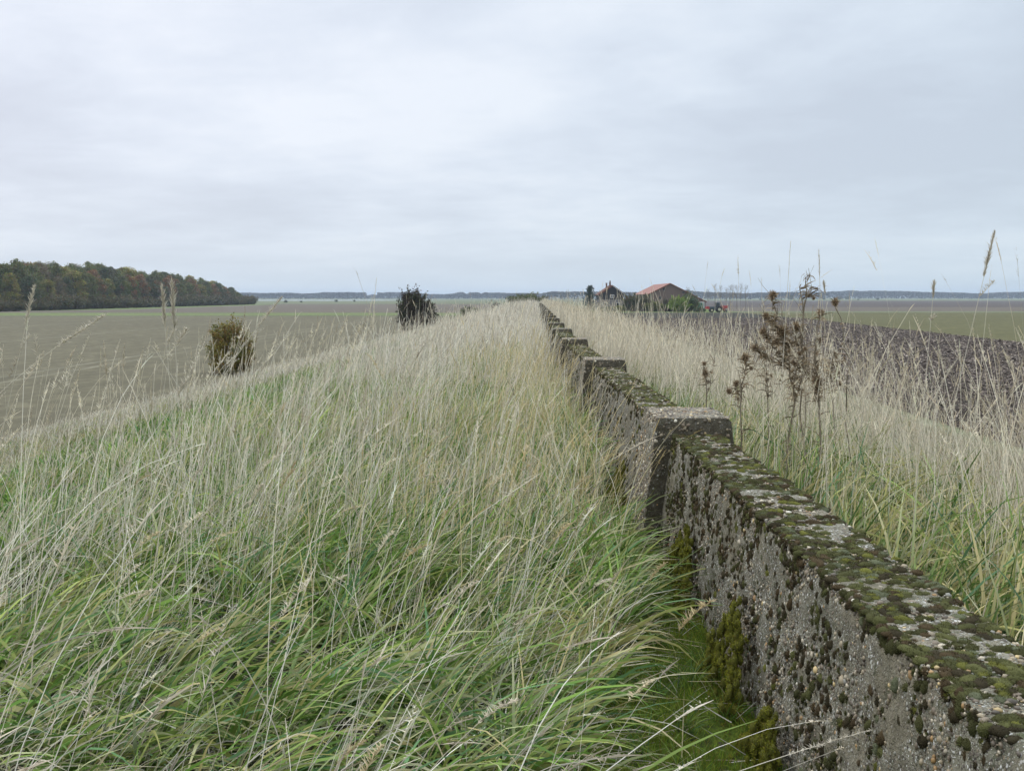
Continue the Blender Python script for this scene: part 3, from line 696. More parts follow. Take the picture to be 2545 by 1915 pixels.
tag(obj('moss_carpet', am.mesh('moss_carpet', MOSSN)), 'low bright green moss and short turf at the foot of the wall', 'moss', kind='stuff')
gx = np.linspace(-.15, 1.05, 60); gy = np.linspace(1.5, 6.9, 220)
m, t = newmat('moss_ground'); co = objco(t); q = noise(t, co, 14, 6, .7)
out(t, pbsdf(t, ramp(t, q, [(.35, (.03, .03, .012)), (.5, (.08, .12, .018)), (.66, (.15, .20, .03))]), .95, .1, bump(t, noise(t, co, 120, 4, .7), 1, .02)))
V, F = grid(gx, gy, lambda X, Y: zdike(X, Y) + .05 * fbm(X, Y, 5, 61) - .012 - .06 * (X < 0) )
tag(obj('moss_ground', mesh_np('moss_ground', V, F, None, [m], True)), kind='structure')
# yellow-green feather moss climbing the wall foot
def moss_mound(cx, cy, ln, h, label, seed, n=15000):
    rg = np.random.default_rng(seed); ac = Acc(); hv, hf, k = [], [], 0; bv, bf = ico2(); nl = 260
    for q in range(nl):
        yy = rg.uniform(-1, 1); zt = h * (1 - abs(yy) ** 1.6) * rg.random() ** .7; r0 = rg.uniform(.006, .017)
        c = np.array([-.02 + zt * .115 + rg.normal(0, .008) - (1 - zt / h) * rg.uniform(0, .07), yy * ln, zt])
        m_ = n // nl; dd = rg.normal(size=(m_, 3)); dd /= np.linalg.norm(dd, axis=1)[:, None]; dd[:, 0] = -np.abs(dd[:, 0]) * .9 + .15
        p = c + dd * np.array([r0 * .8, r0 * 1.1, r0 * 1.5]); a = np.arctan2(dd[:, 1], dd[:, 0])
        col = np.array([(.23, .235, .025), (.31, .30, .04), (.13, .15, .02), (.16, .125, .03)])[np.clip(rg.integers(0, 4, m_) * (rg.random(m_) < .6) + (q % 7 == 0) * 2, 0, 3)] * rg.uniform(.6, 1.25, (m_, 1)) * rg.uniform(.75, 1.15)
        ac.add(*blades(p, a + rg.normal(0, .7, m_), np.clip(rg.normal(.9, .6, m_), 0, 2.2), rg.normal(0, .5, m_), rg.uniform(.005, .013, m_), rg.uniform(.0014, .003, m_), 2, col, rg)[:3])
        hv.append(bv * np.array([r0 * .7, r0, r0 * 1.35]) + c); hf.append(bf + k); k += len(bv)
    o = obj('moss_mound', ac.mesh('moss_mound', MOSSN), loc=(cx, cy, 0)); tag(o, label, 'moss', 'moss mounds climbing the wall foot')
    hv = np.concatenate(hv); obj('moss_heart', mesh_np('moss_heart', hv, np.concatenate(hf), np.tile((.10, .10, .02), (len(hv), 1)), [MOSS], True), o)['kind'] = 'stuff'
moss_mound(.885, 5.3, .42, .40, 'yellow-green moss mound against the wall just in front of the first pillar joint', 1)
moss_mound(.85, 3.95, .28, .40, 'tall yellow-brown moss mound at the wall foot, nearer the viewer than the joint', 2)
moss_mound(.84, 3.3, .20, .22, 'low yellow-green moss mound cut by the bottom edge at the wall foot', 3)
moss_mound(.80, 7.6, .5, .36, 'green moss mound beyond the first pillar, half hidden by leaning stalks', 4)

# ------------------------------------------------------------------ named tall stalks
def stalk(bx, by, tx, ty, tz, label, bend=.1, headlen=.2, sidebr=0, tuft=1.0, seed=0, name='tall_grass_stalk'):
    rg = np.random.default_rng(100 + seed); b = np.array([bx, by, float(zdike(bx, by)) - .03]); tp = np.array([tx, ty, tz]); ac = Acc()
    ts = np.linspace(0, 1, 14)[:, None]
    mid = (b + tp) / 2 + np.array([-(tp - b)[0], -(tp - b)[1], 0]) * bend + np.array([0, 0, np.linalg.norm((tp - b)[:2]) * bend * 1.2])
    pts = (1 - ts) ** 2 * b + 2 * ts * (1 - ts) * mid + ts ** 2 * tp
    root = thing(name, label, 'grass stalk', tuple(b), 0, 'tall seed stalks rising above the grass')
    mb = MB().tube(pts - b, list(np.linspace(.0019, .0009, 14)), 5)
    col = plain('dry_stalk', (.60, .54, .42), .7, .3, .15, 20, 0) if 'dry_stalk' not in bpy.data.materials else bpy.data.materials['dry_stalk']
    mb.build('stem', col, root)
    # head: many spikelets
    def head(a, d, hl, n, wsc):
        f = rg.random(n); pp = a + d * (hl * f)[:, None]; az0 = math.atan2(d[1], d[0]); tl = math.acos(max(-1, min(1, d[2])))
        env = np.sin(np.pi * np.clip(.12 + .82 * f, 0, 1))
        return blades(pp, az0 + rg.uniform(-3.14, 3.14, n), np.clip(tl + rg.uniform(-.35, .5, n), 0, 2.6), rg.uniform(-.2, .3, n), (.012 + .022 * env) * wsc * rg.uniform(.6, 1.2, n), rg.uniform(.002, .0042, n) * wsc, 2, np.array((.62, .56, .44)) * rg.uniform(.7, 1.15, (n, 1)), rg)[:3]
    d = pts[-1] - pts[-3]; d /= np.linalg.norm(d)
    ac.add(*head(pts[-1] - b - d * headlen, d, headlen, int(260 * tuft), tuft))
    obj('seed_head', ac.mesh('seed_head', GRASS), root)
    for s in range(sidebr):
        ac = Acc(); k0 = pts[-2] - b - d * headlen * (.7 + 1.0 * s)
        dd = d + np.array([rg.choice([-1, 1]) * .7 if sidebr > 1 else .7, rg.normal(0, .2), .1]); dd /= np.linalg.norm(dd)
        ac.add(*head(k0, dd, headlen * .45, int(60 * tuft), tuft * .8))
        n = 2; ac.add(*blades(np.array([k0, k0]), np.array([math.atan2(dd[1], dd[0])] * 2), np.array([math.acos(dd[2])] * 2), np.zeros(2), np.array([headlen * .4] * 2), np.array([.0015] * 2), 2, np.tile((.55, .5, .4), (2, 1)), rg)[:3])
        obj('side_ear', ac.mesh('side_ear', GRASS), root)
    return root
def at(px, py, Y):   # point of the place seen at a photograph pixel, at depth Y (measured from the photograph)
    f = 2600.; p = math.atan(219.5 / f); u = (px - 1272.5) / f; v = -(py - 957.5) / f; c, s = math.cos(p), math.sin(p)
    fy = c + v * s; fz = -s + v * c; k = Y / fy; return (u * k, Y, EYE + fz * k)
SP = [((1815, 1925), (2165, 1812), 2.6, 'straw ear leaning low across the wall face at the bottom edge', .04, .22, 0, .55),
      ((2395, 880), (2472, 578), 4.6, 'tallest seed stalk at the right, with one side spikelet, above the dark ploughed field', .05, .20, 1, 1.0),
      ((1950, 830), (1965, 600), 5.0, 'thin bare grass stalk rising into the sky left of the dead thistle fork', .02, .16, 0, .35),
      ((2048, 840), (2035, 622), 5.4, 'grass stalk with a thin drooping ear in the sky right of the dead thistle fork', -.03, .14, 0, .6),
      ((2300, 960), (2322, 702), 4.8, 'pale seed stalk with a bunched whitish ear between the teasel and the tallest right stalk', .03, .07, 1, .9),
      ((2068, 800), (2046, 700), 6.0, 'short pale ear just beside the dead thistle fork and left of the round teasel head', -.04, .07, 0, .8),
      ((12, 960), (86, 712), 4.0, 'leaning pale grass stalk with side ears in front of the wood, nearest the left edge', .03, .16, 1, .8),
      ((60, 990), (262, 782), 3.8, 'arching pale stalk bending over the harrowed field at the far left', .22, .22, 3, .8),
      ((452, 1180), (427, 702), 4.3, 'tallest of the two thick clubbed ears in front of the end of the wood', -.02, .20, 2, 1.3),
      ((446, 1200), (402, 712), 4.35, 'left and lower of the two thick clubbed ears in front of the wood', -.05, .17, 1, 1.1),
      ((600, 900), (702, 738), 5.2, 'arching pale stalk with combed ear between the autumn shrub and the dark hawthorn', .2, .2, 2, .8),
      ((920, 830), (936, 690), 6.0, 'fine upright ear against the sky left of the dark hawthorn', .02, .10, 0, .3),
      ((1100, 860), (1068, 752), 7.0, 'thin pale stalk crossing the right flank of the dark hawthorn', -.1, .12, 0, .6)]
for i, (b_, t_, Yd, lab, bend, hl, sb, tf) in enumerate(SP):
    T = at(*t_, Yd); B = at(*b_, Yd); dxz = (T[0] - B[0]) / max(.05, (T[2] - B[2]))
    zb = float(zdike(B[0], Yd)); bxx = T[0] - dxz * (T[2] - zb) * .8
    stalk(bxx, Yd + .05, T[0], T[1], T[2], lab, bend, hl, sb, tf, i)

# ------------------------------------------------------------------ dead thistles and teasels
DEAD = plain('dead_stem', (.20, .165, .115), .85, .2, .3, 30, .2)
def spiny(c, r, rg, n=260, col=(.13, .085, .05), el=1.3):
    d = rg.normal(size=(n, 3)); d /= np.linalg.norm(d, axis=1)[:, None]
    p = c + d * np.array([r * .45, r * .45, r * .5 * el]) * rg.uniform(.3, 1.4, (n, 1)); a = np.arctan2(d[:, 1], d[:, 0]); tl = np.arccos(d[:, 2])
    return blades(p, a, tl, rg.normal(0, .3, n), rg.uniform(.3, 1.15, n) ** 1.6 * r, rg.uniform(.08, .26, n) * r, 2, np.array(col) * rg.uniform(.5, 1.7, (n, 1)), rg)[:3]
def dead_plant(name, label, cat, base, stem_pts, heads, seed, leaves=30, group=None):
    heads = [(c, r * (.72 if 'thistle' in name else 1), el) for c, r, el in heads]; leaves = int(leaves * 1.3)
    rg = np.random.default_rng(seed); root = thing(name, label, cat, base, 0, group); b = np.array(base)
    mb = MB()
    for pts, r in stem_pts:
        pts = np.array(pts) - b; q = [pts[0]]
        for i in range(1, len(pts)):
            for s_ in (.33, .66, 1): q.append(pts[i - 1] * (1 - s_) + pts[i] * s_ + rg.normal(0, .014, 3) * (s_ < 1))
        mb.tube(q, list(np.linspace(r, r * .5, len(q))), 6)
        if 'thistle' in name:
            for _ in range(leaves // 5):
                j = rg.integers(1, len(q)); e = rg.normal(0, .06, 3) + np.array([0, 0, .07]); mb.tube([q[j], q[j] + e * .5 + rg.normal(0, .01, 3), q[j] + e], [.002, .0015, .001], 4)
    mb.build('stem', DEAD, root)
    for (c, r, el) in heads:
        ac = Acc(); ac.add(*spiny(np.array([0, 0, 0.]), r, rg, 300, (.28, .21, .13), el)); bv, bf = ico2()
        hv = bv * np.array([r * .5, r * .5, r * .55 * el]); ac2 = mesh_np('flower_head', hv, bf, np.tile((.16, .11, .07), (len(hv), 1)), [MOSS], True)
        h = obj('flower_head', ac2, root, tuple(np.array(c) - b)); obj('bristles', ac.mesh('bristles', LEAF), h)
    if leaves:
        ac = Acc(); P_ = []
        for pts, r in stem_pts:
            pts = np.array(pts) - b
            for i in range(1, len(pts)):
                f = rg.random(leaves)[:, None]; P_.append(pts[i - 1] * (1 - f) + pts[i] * f)
        P_ = np.concatenate(P_); n = len(P_)
        ac.add(*blades(P_, rg.uniform(0, 6.3, n), rg.uniform(.5, 1.6, n), rg.uniform(.6, 2.2, n), rg.uniform(.03, .12, n), rg.uniform(.003, .011, n), 4, np.array((.26, .20, .125)) * rg.uniform(.4, 1.6, (n, 1)), rg)[:3])
        obj('withered_leaves', ac.mesh('withered_leaves', LEAF), root)
    return root
TY = 7.2
def a_(x, y, dy=0): return at(x, y, TY + dy)
zb = lambda x, y: (x, y, float(zdike(x, y)) - .03)
b1 = zb(a_(1950, 1100)[0], TY)
dead_plant('dead_thistle', 'dense brown dead thistle with many ragged heads in pale stalks right of the wall', 'dead plant', b1,
    [([b1, a_(1975, 1000), a_(1962, 900), a_(1945, 820)], .008), ([a_(1962, 900), a_(1925, 800), a_(1918, 735)], .005), ([a_(1945, 830), a_(1905, 790)], .004), ([a_(1960, 905), a_(1920, 860), a_(1898, 826)], .004), ([a_(1970, 960), a_(1985, 860), a_(1978, 812)], .005), ([a_(1975, 1000), a_(2000, 920), a_(1990, 850)], .005), ([a_(1962, 920), a_(1890, 880), a_(1877, 863)], .004)],
    [(a_(1945, 822), .06, .8), (a_(1921, 733), .042, .9), (a_(1904, 785), .036, .9), (a_(1897, 824), .038, 1), (a_(1978, 812), .045, 1.1), (a_(1877, 864), .036, .9), (a_(1960, 855), .045, 1), (a_(1930, 850), .035, 1)], 1, 46, 'dead thistles and teasels on the bank')
b2 = zb(a_(2015, 1080, .2)[0], TY + .2)
dead_plant('dead_thistle', 'bare forked dead thistle stem standing up against the sky behind the brown heads', 'dead plant', b2,
    [([b2, a_(1998, 900), a_(1996, 780), a_(1987, 712)], .006), ([a_(1996, 790), a_(2002, 700), a_(2014, 682)], .005), ([a_(1987, 720), a_(2002, 716)], .003), ([a_(2002, 735), a_(2012, 718), a_(2026, 716), a_(2034, 718)], .003), ([a_(2003, 728), a_(2014, 732), a_(2022, 742)], .003)],
    [(a_(2022, 741), .016, 1.), (a_(2030, 717), .012, 1), (a_(2004, 735), .014, 1)], 2, 6, 'dead thistles and teasels on the bank')
b3 = zb(a_(2110, 1080, .5)[0], TY + .5)
dead_plant('dead_teasel', 'dead teasel with one round egg-shaped head standing alone above the dark field', 'dead plant', b3,
    [([b3, a_(2105, 930), a_(2096, 830), a_(2076, 765)], .005)], [(a_(2076, 751), .026, 1.35)], 3, 3, 'dead thistles and teasels on the bank')
b4 = zb(a_(2040, 1100, -.3)[0], TY - .3)
dead_plant('dead_thistle', 'dead thistle with shaggy top head beside the teasel and the forked stem', 'dead plant', b4,
    [([b4, a_(2035, 1000, -.3), a_(2025, 880, -.3), a_(2040, 778, -.3)], .007), ([a_(2028, 930, -.3), a_(2036, 850, -.3)], .004), ([a_(2030, 1000, -.3), a_(2050, 950, -.3), a_(2075, 880, -.3)], .004), ([a_(2030, 1000, -.3), a_(2030, 945, -.3)], .004)],
    [(a_(2039, 776, -.3), .034, .9), (a_(2037, 846, -.3), .028, 1.3), (a_(2030, 945, -.3), .05, 1.2), (a_(2075, 880, -.3), .026, .8)], 4, 26, 'dead thistles and teasels on the bank')
b5 = zb(a_(1850, 1090, .4)[0], TY + .4)
dead_plant('dead_thistle', 'low brown dead thistle half sunk in the grass, left of the dense one', 'dead plant', b5,
    [([b5, a_(1840, 1000, .4), a_(1830, 952, .4)], .006), ([a_(1840, 990, .4), a_(1852, 930, .4), a_(1852, 890, .4)], .005)],
    [(a_(1852, 888, .4), .045, .9), (a_(1830, 952, .4), .032, 1), (a_(1812, 972, .4), .032, 1)], 5, 34, 'dead thistles and teasels on the bank')
b6 = zb(a_(1760, 1040, .9)[0], TY + .9)
dead_plant('dead_thistle', 'small narrow dead thistle just above the near pillar top', 'dead plant', b6,
    [([b6, a_(1756, 960, .9), a_(1750, 900, .9)], .005), ([a_(1756, 980, .9), a_(1776, 900, .9)], .003)],
    [(a_(1750, 903, .9), .024, 1), (a_(1753, 928, .9), .038, 1.3)], 6, 20, 'dead thistles and teasels on the bank')

for q_, (px, yt, dy, lab) in enumerate([(1900, 900, .3, 'thin brown dead weed spray at the left side of the dense thistle'), (1995, 880, -.2, 'thin brown dead weed spray between the dense thistle and the fork foot'), (2062, 900, .4, 'thin brown dead weed spray below the round teasel head')]):
    bq = zb(a_(px + 14, 1090, dy)[0], TY + dy); rq = np.random.default_rng(300 + q_); sp_ = [([bq, a_(px + 8, 1000, dy), a_(px, yt, dy)], .004)]; hd_ = []
    for w_ in range(9):
        y1 = rq.uniform(yt + 10, 1010); x1 = px + (y1 - yt) * .07; dx_ = rq.uniform(-38, 38); e_ = a_(x1 + dx_, y1 - rq.uniform(20, 60), dy); sp_.append(([a_(x1, y1, dy), e_], .002)); hd_.append((e_, rq.uniform(.008, .016), rq.uniform(.8, 1.3)))
    dead_plant('dead_weed', lab, 'dead plant', bq, sp_, hd_, 400 + q_, 5, 'dead thistles and teasels on the bank')

# ------------------------------------------------------------------ shrubs and trees
def crown(rg, shape, n_shoots, leaf, n_leaf, cols, flat=1, up=.6, wild=.12, bias=None):
    """shape(d)->radius for unit directions; returns leaf quads laid along shoots plus twig list"""
    d = rg.normal(size=(n_shoots, 3)); d[:, 2] = np.abs(d[:, 2]) * up + rg.uniform(-.35, .3, n_shoots); d /= np.linalg.norm(d, axis=1)[:, None]
    r = shape(d) * (1 + wild * rg.normal(size=n_shoots))
    i = rg.integers(0, n_shoots, n_leaf); f = rg.random(n_leaf) ** .45
    return d, r, i, f
def leafquads(P, size, col, rg, droop=0):
    n = len(P); nr = rg.normal(size=(n, 3)); nr[:, 2] += .5; nr /= np.linalg.norm(nr, axis=1)[:, None]
    u = np.cross(nr, rg.normal(size=(n, 3))); u /= np.linalg.norm(u, axis=1)[:, None]; w = np.cross(nr, u)
    s = size * rg.uniform(.6, 1.3, n); u = u * s[:, None]; w = w * (s * .6)[:, None]
    V = np.stack([P - u, P - w * .9, P + u, P + w * 1.1], 1).reshape(-1, 3)
    F = np.arange(n * 4).reshape(-1, 4); return V, F, np.repeat(col, 4, 0)
def shrub(name, label, cat, loc, rx, ry, h, n_shoots, n_leaf, leaf, cols, seed, wild=.12, twigs=True, group=None, low=.12, upright=.0, z0=0.0):
    rg = np.random.default_rng(seed); root = thing(name, label, cat, loc, 0, group)
    a = rg.uniform(0, 2 * math.pi, n_shoots); e = rg.uniform(-.8, 1, n_shoots)
    el = np.arcsin(np.clip(e, -.99, .99))
    tip = np.stack([np.cos(a) * np.cos(el) * rx, np.sin(a) * np.cos(el) * ry, z0 + h * .45 + np.sin(el) * h * np.where(e > 0, .55, .42)], 1)
    lump = .88 + .24 * vnoise3(np.stack([np.cos(a) * 2, np.sin(a) * 2, e * 3], 1) + seed, 1.2, 3)
    tip *= (lump * (1 + wild * rg.normal(size=n_shoots)))[:, None]; tip[:, 2] = np.maximum(tip[:, 2], h * .04)
    st = np.stack([rg.normal(0, rx * .12, n_shoots), rg.normal(0, ry * .12, n_shoots), rg.uniform(0, h * .3, n_shoots)], 1)
    i = rg.integers(0, n_shoots, n_leaf); f = (rg.random(n_leaf) ** .5) * rg.uniform(.85, 1.03, n_leaf); f = f[:, None]
    sag = np.zeros((n_leaf, 3)); sag[:, 2] = (f[:, 0] * (1 - f[:, 0])) * h * .25
    P = st[i] * (1 - f) + tip[i] * f + sag + rg.normal(size=(n_leaf, 3)) * leaf * 2.6 * (1.3 - f)
    cl = vnoise3(tip / max(rx, .1) * 3 + seed * 3, 1.0, 8); ci = np.clip((cl[i] * len(cols) + rg.normal(0, .7, n_leaf)).astype(int), 0, len(cols) - 1)
    col = np.array(cols)[ci] * 1.8 * rg.uniform(.7, 1.3, (n_leaf, 1))
    P[:, 2] = np.maximum(P[:, 2], .02)
    obj('foliage', mesh_np('foliage', *leafquads(P, leaf, col, rg), [LEAF]), root)
    if twigs:
        mb = MB()
        for k in range(0, n_shoots, max(1, n_shoots // 60)):
            mid = (st[k] + tip[k]) / 2 + np.array([0, 0, h * .06]); mb.tube([(st[k][0] * .3, st[k][1] * .3, 0), st[k], mid, tip[k]], [.03 * h / 3, .02 * h / 3, .012 * h / 3, .004 * h / 3], 4)
        mb.build('branches', BARK, root)
    return root
A1 = at(575, 925, 62); shrub('autumn_shrub', 'rounded brown and green autumn shrub at the foot of the bank, nearest on the left', 'shrub', (A1[0], 62, float(zdike(A1[0], 62)) - .45), 1.4, 1.35, 3.55, 520, 34000, .055, [(.06, .068, .017), (.10, .10, .022), (.15, .12, .026), (.12, .07, .022), (.05, .06, .02)], 5, .05)
A2 = at(1036, 800, 118); shrub('hawthorn_bush', 'dark spiky hawthorn bush with outstretched twigs on the bank, left of the far crest', 'shrub', (A2[0], 118, float(zdike(A2[0], 118)) - .6), 2.2, 2.0, 5.1, 420, 42000, .10, [(.022, .027, .014), (.032, .037, .015), (.036, .024, .016), (.022, .018, .015)], 8, .10)
A3 = at(1170, 762, 190); shrub('low_bush', 'low dark green bush on the bank between the hawthorn and the far crest', 'shrub', (A3[0], 190, float(zdike(A3[0], 190)) - .1), 1.9, 1.9, 1.7, 80, 3500, .13, [(.05, .065, .025), (.07, .085, .03), (.045, .04, .03)], 9, .2)
A4 = at(1231, 752, 200); shrub('dead_bush', 'small dark upright dead bush left of the crest bush', 'shrub', (A4[0], 200, float(zdike(A4[0], 200)) - .1), 1.2, 1.2, 1.9, 60, 1500, .11, [(.06, .05, .045), (.05, .045, .035)], 10, .2)
A5 = at(1305, 742, 235); shrub('crest_bush', 'wide dark green bush on the crest where the wall meets the horizon', 'shrub', (A5[0], 235, 0), 3.9, 2.5, 2.1, 160, 9000, .15, [(.05, .065, .025), (.075, .09, .03), (.05, .04, .025)], 11, .2)
# wood on the left: separate trees
TREEPAL = [[(.050, .070, .022), (.07, .09, .03), (.09, .105, .035), (.06, .065, .03)],
           [(.085, .10, .028), (.12, .13, .035), (.16, .16, .04), (.10, .09, .03)],
           [(.085, .065, .035), (.12, .075, .035), (.14, .08, .035), (.07, .07, .03)],
           [(.035, .055, .026), (.05, .07, .03), (.055, .06, .03), (.04, .045, .025)],
           [(.08, .075, .05), (.09, .085, .045), (.07, .07, .04), (.11, .09, .05)]]
TREEKIND = ['olive green broadleaf tree', 'yellowing broadleaf tree', 'rust brown autumn tree', 'dark green broadleaf tree', 'thin greyish brown half-bare tree']
def tree_proto(k, seed):
    rg = np.random.default_rng(seed); h = 17.; root = thing('broadleaf_tree', None, 'tree')
    mb = MB().tube([(0, 0, 0), (.1, 0, 4), (.0, .1, 9), (.1, .1, 14)], [.28, .22, .15, .05], 7)
    nb = 16
    for q in range(nb):
        a = q * 2.4; z0 = 3 + q * .7; r_ = rg.uniform(2, 3.6); mb.tube([(0, 0, z0), (math.cos(a) * r_ * .5, math.sin(a) * r_ * .5, z0 + 1.5), (math.cos(a) * r_, math.sin(a) * r_, z0 + 3)], [.1, .07, .02], 4)
    mb.build('trunk', BARK, root)
    P = []; C = []; pal = np.array(TREEPAL[k]) * 1.9 * np.array([1.1, .97, .9]); nclump = 90
    for q in range(nclump):
        e = rg.uniform(0.02, 1); zc = 1.0 + 15.2 * e; rr = 4.5 * (math.sin(math.pi * min(1, (e * .80 + .20))) ** .55) * rg.uniform(.55, 1.06)
        a = rg.uniform(0, 6.28); c = np.array([math.cos(a) * rr, math.sin(a) * rr, zc + rg.normal(0, .3)])
        m = 75; s_ = rg.uniform(.6, 1.3); g = rg.normal(size=(m, 3)); g /= np.linalg.norm(g, axis=1)[:, None] * rg.uniform(.75, 1.5, (m, 1))
        P.append(c + g * np.array([s_ * 1.2, s_ * 1.2, s_ * .85])); C.append(pal[rg.integers(0, len(pal))] * rg.uniform(.75, 1.25, (m, 3)) * np.array([1, 1, 1]))
    P = np.concatenate(P); C = np.concatenate(C); P[:, 2] = np.maximum(P[:, 2], .2)
    obj('crown', mesh_np('crown', *leafquads(P, .27 if k != 4 else .19, C, rg), [LEAF]), root)
    return root
protos = []
for k in range(5):
    for s in range(2): protos.append((k, tree_proto(k, 200 + k * 7 + s)))
used = set(); g3 = np.random.default_rng(77)
def hmax(Y):   # height of the wood's edge along its length
    return np.interp(Y, [300, 377, 450, 557, 600, 640, 660], [17.5, 17.8, 19, 17.2, 14.5, 11.5, 9])
for row in range(4):
    Y = 318 + row * 3
    while Y < 655:
        X = -166 - row * 7.5 + 5 * (fbm(np.array([Y]), np.array([3.]), .02, 3)[0] - .5) * 2 + g3.normal(0, 1.0)
        if X > -.5 * Y - 32:
            near_edge = row == 0
            ki = g3.choice(5, p=[.32, .14, .28, .18, .08] if near_edge else [.42, .20, .06, .22, .10])
            cand = [j for j, (kk, _) in enumerate(protos) if kk == ki]; j = cand[g3.integers(0, 2)]
            if j in used: o = copy_tree(protos[j][1])
            else: o = protos[j][1]; used.add(j)
            h = hmax(Y) * (g3.uniform(.62, .86) if near_edge else g3.uniform(.86, 1.03)); sc = h / 17.
            wd = min(1.25, max(.75, sc)) * g3.uniform(.85, 1.15)
            o.location = (X, Y, FIELD - .1); o.scale = (wd, wd, sc); o.rotation_euler = (0, 0, g3.uniform(0, 6.28))
            o['label'] = f"{TREEKIND[ki]} {'in the front row' if near_edge else 'behind the front row'} of the wood at the left"
            o['group'] = f"{TREEKIND[ki]}s {'in the front row' if near_edge else 'behind the front row'} of the wood"
        Y += g3.uniform(6.0, 9.5)
for j, (k, o) in enumerate(protos):
    if j not in used:
        for c in list(o.children): bpy.data.objects.remove(c)
        bpy.data.objects.remove(o)
# scrub skirt at the wood's foot
first = None
for i_ in range(46):
    Y = 325 + i_ * 7.3 + g3.uniform(-2, 2); X = -160.5 + 5 * (fbm(np.array([Y]), np.array([3.]), .02, 3)[0] - .5) * 2 + g3.normal(0, .8)
    if first is None:
        first = shrub('undergrowth_shrub', 'dark leafy shrub filling the foot of the wood edge', 'shrub', (X, Y, FIELD), 3.6, 3.6, 4.5, 90, 5200, .22, [(.04, .05, .02), (.06, .06, .025), (.09, .06, .03), (.05, .06, .022)], 33, .15, group='shrubs along the foot of the wood'); o = first
    else: o = copy_tree(first)
    o.location = (X, Y, FIELD); s_ = g3.uniform(.7, 1.25); o.scale = (s_, s_, s_ * g3.uniform(.8, 1.2)); o.rotation_euler = (0, 0, g3.uniform(0, 6.28))

# far treelines: woods that read as one mass, blue only through the air in between
def treeline(label, px0, px1, prof, Yd, seed, dens=1.0):
    rg = np.random.default_rng(seed); x0 = (px0 - 1272.5) / 2600 * Yd; x1 = (px1 - 1272.5) / 2600 * Yd
    n = int(abs(x1 - x0) * 26 * dens); u = rg.random(n); x = x0 + (x1 - x0) * u
    top = np.interp(px0 + (px1 - px0) * u, [p[0] for p in prof], [p[1] for p in prof])     # treetop in photograph rows
    h = (738.0 - top) / 2600 * Yd + 4.5
    h = h * (.90 + .2 * fbm(x, x * 0, .06, seed, 3)); z = h * rg.random(n) ** .55
    dpt = rg.uniform(0, 60, n) * (1 - .4 * z / np.maximum(h, 1)); P = np.stack([x, Yd + dpt, FIELD + z], 1)
    col = np.array([(.035, .045, .025), (.05, .055, .03), (.045, .04, .03)])[rg.integers(0, 3, n)] * rg.uniform(.8, 1.2, (n, 1))
    tag(obj('distant_wood', mesh_np('distant_wood', *leafquads(P, 2.6 * Yd / 3000, col, rg), [LEAF])), label, 'wood', kind='stuff')
treeline('low blue wood along the horizon just right of the nearby wood', 560, 908, [(560, 728), (660, 729), (690, 727.5), (760, 730), (800, 728), (860, 727), (908, 727.5)], 2600, 1)
treeline('tiny low blue copse filling the gap in the horizon woods', 905, 940, [(905, 737), (925, 732), (940, 735)], 3000, 2, .7)
treeline('blue wood on the horizon behind the dark hawthorn', 938, 1110, [(938, 728), (1000, 726.5), (1030, 727), (1060, 731), (1110, 732)], 2800, 3)
treeline('uneven blue wood on the horizon left of the wall end', 1105, 1356, [(1105, 732), (1130, 730), (1140, 727), (1150, 727), (1160, 732), (1167, 727), (1190, 727), (1195, 731), (1205, 728), (1356, 730)], 2600, 4)
treeline('blue wood on the horizon between the wall end and the farmhouse', 1350, 1700, [(1350, 730), (1372, 725), (1455, 725), (1600, 727), (1700, 723)], 1900, 5)
treeline('long blue wood on the horizon behind the bare poplars', 1690, 2060, [(1690, 722), (1715, 721), (1730, 724), (1760, 726), (1850, 729), (1940, 727), (2060, 725)], 2200, 6)
treeline('long blue wooded rise on the horizon at the right', 2060, 2470, [(2060, 725), (2120, 723), (2200, 723.5), (2300, 726), (2400, 728), (2440, 730), (2470, 732)], 2800, 7)
treeline('blue wood at the right end of the horizon', 2440, 2700, [(2440, 732), (2480, 727), (2545, 726), (2700, 726)], 2900, 8)
# small field bushes in the distance
FB = [(690, 752, 5, 'left'), (712, 751.5, 9, 'left'), (750, 751, 6, 'left'), (837, 750, 8, 'left'), (882, 749.5, 6, 'left'), (1888, 745.5, 6, 'right'), (1962, 744.5, 14, 'right'), (1940, 745, 5, 'right'), (2045, 744.5, 7, 'right'), (2085, 744, 10, 'right'), (2103, 743.5, 12, 'right'), (2178, 745, 7, 'right'), (2130, 745.5, 5, 'right')]
fb0 = None
for (px, py, wpx, side) in FB:
    Yd = 4.5 * 2600 / (py - 738); x = (px - 1272.5) / 2600 * Yd; wm = wpx / 2600 * Yd / 2
    lab = 'tiny dark round bush in the pale meadow below the ' + ('left' if side == 'left' else 'right') + ' horizon woods'
    if fb0 is None:
        fb0 = shrub('field_bush', lab, 'shrub', (x, Yd, FIELD), 1, 1, 1.25, 40, 900, .13, [(.04, .05, .025), (.055, .06, .03)], 44, .15, False, 'bushes in the far meadow'); o = fb0
    else: o = copy_tree(fb0)
    o.location = (x, Yd, FIELD); o.scale = (wm, wm, wm * 1.0); o['label'] = lab; o['group'] = f'bushes in the far {side} meadow'

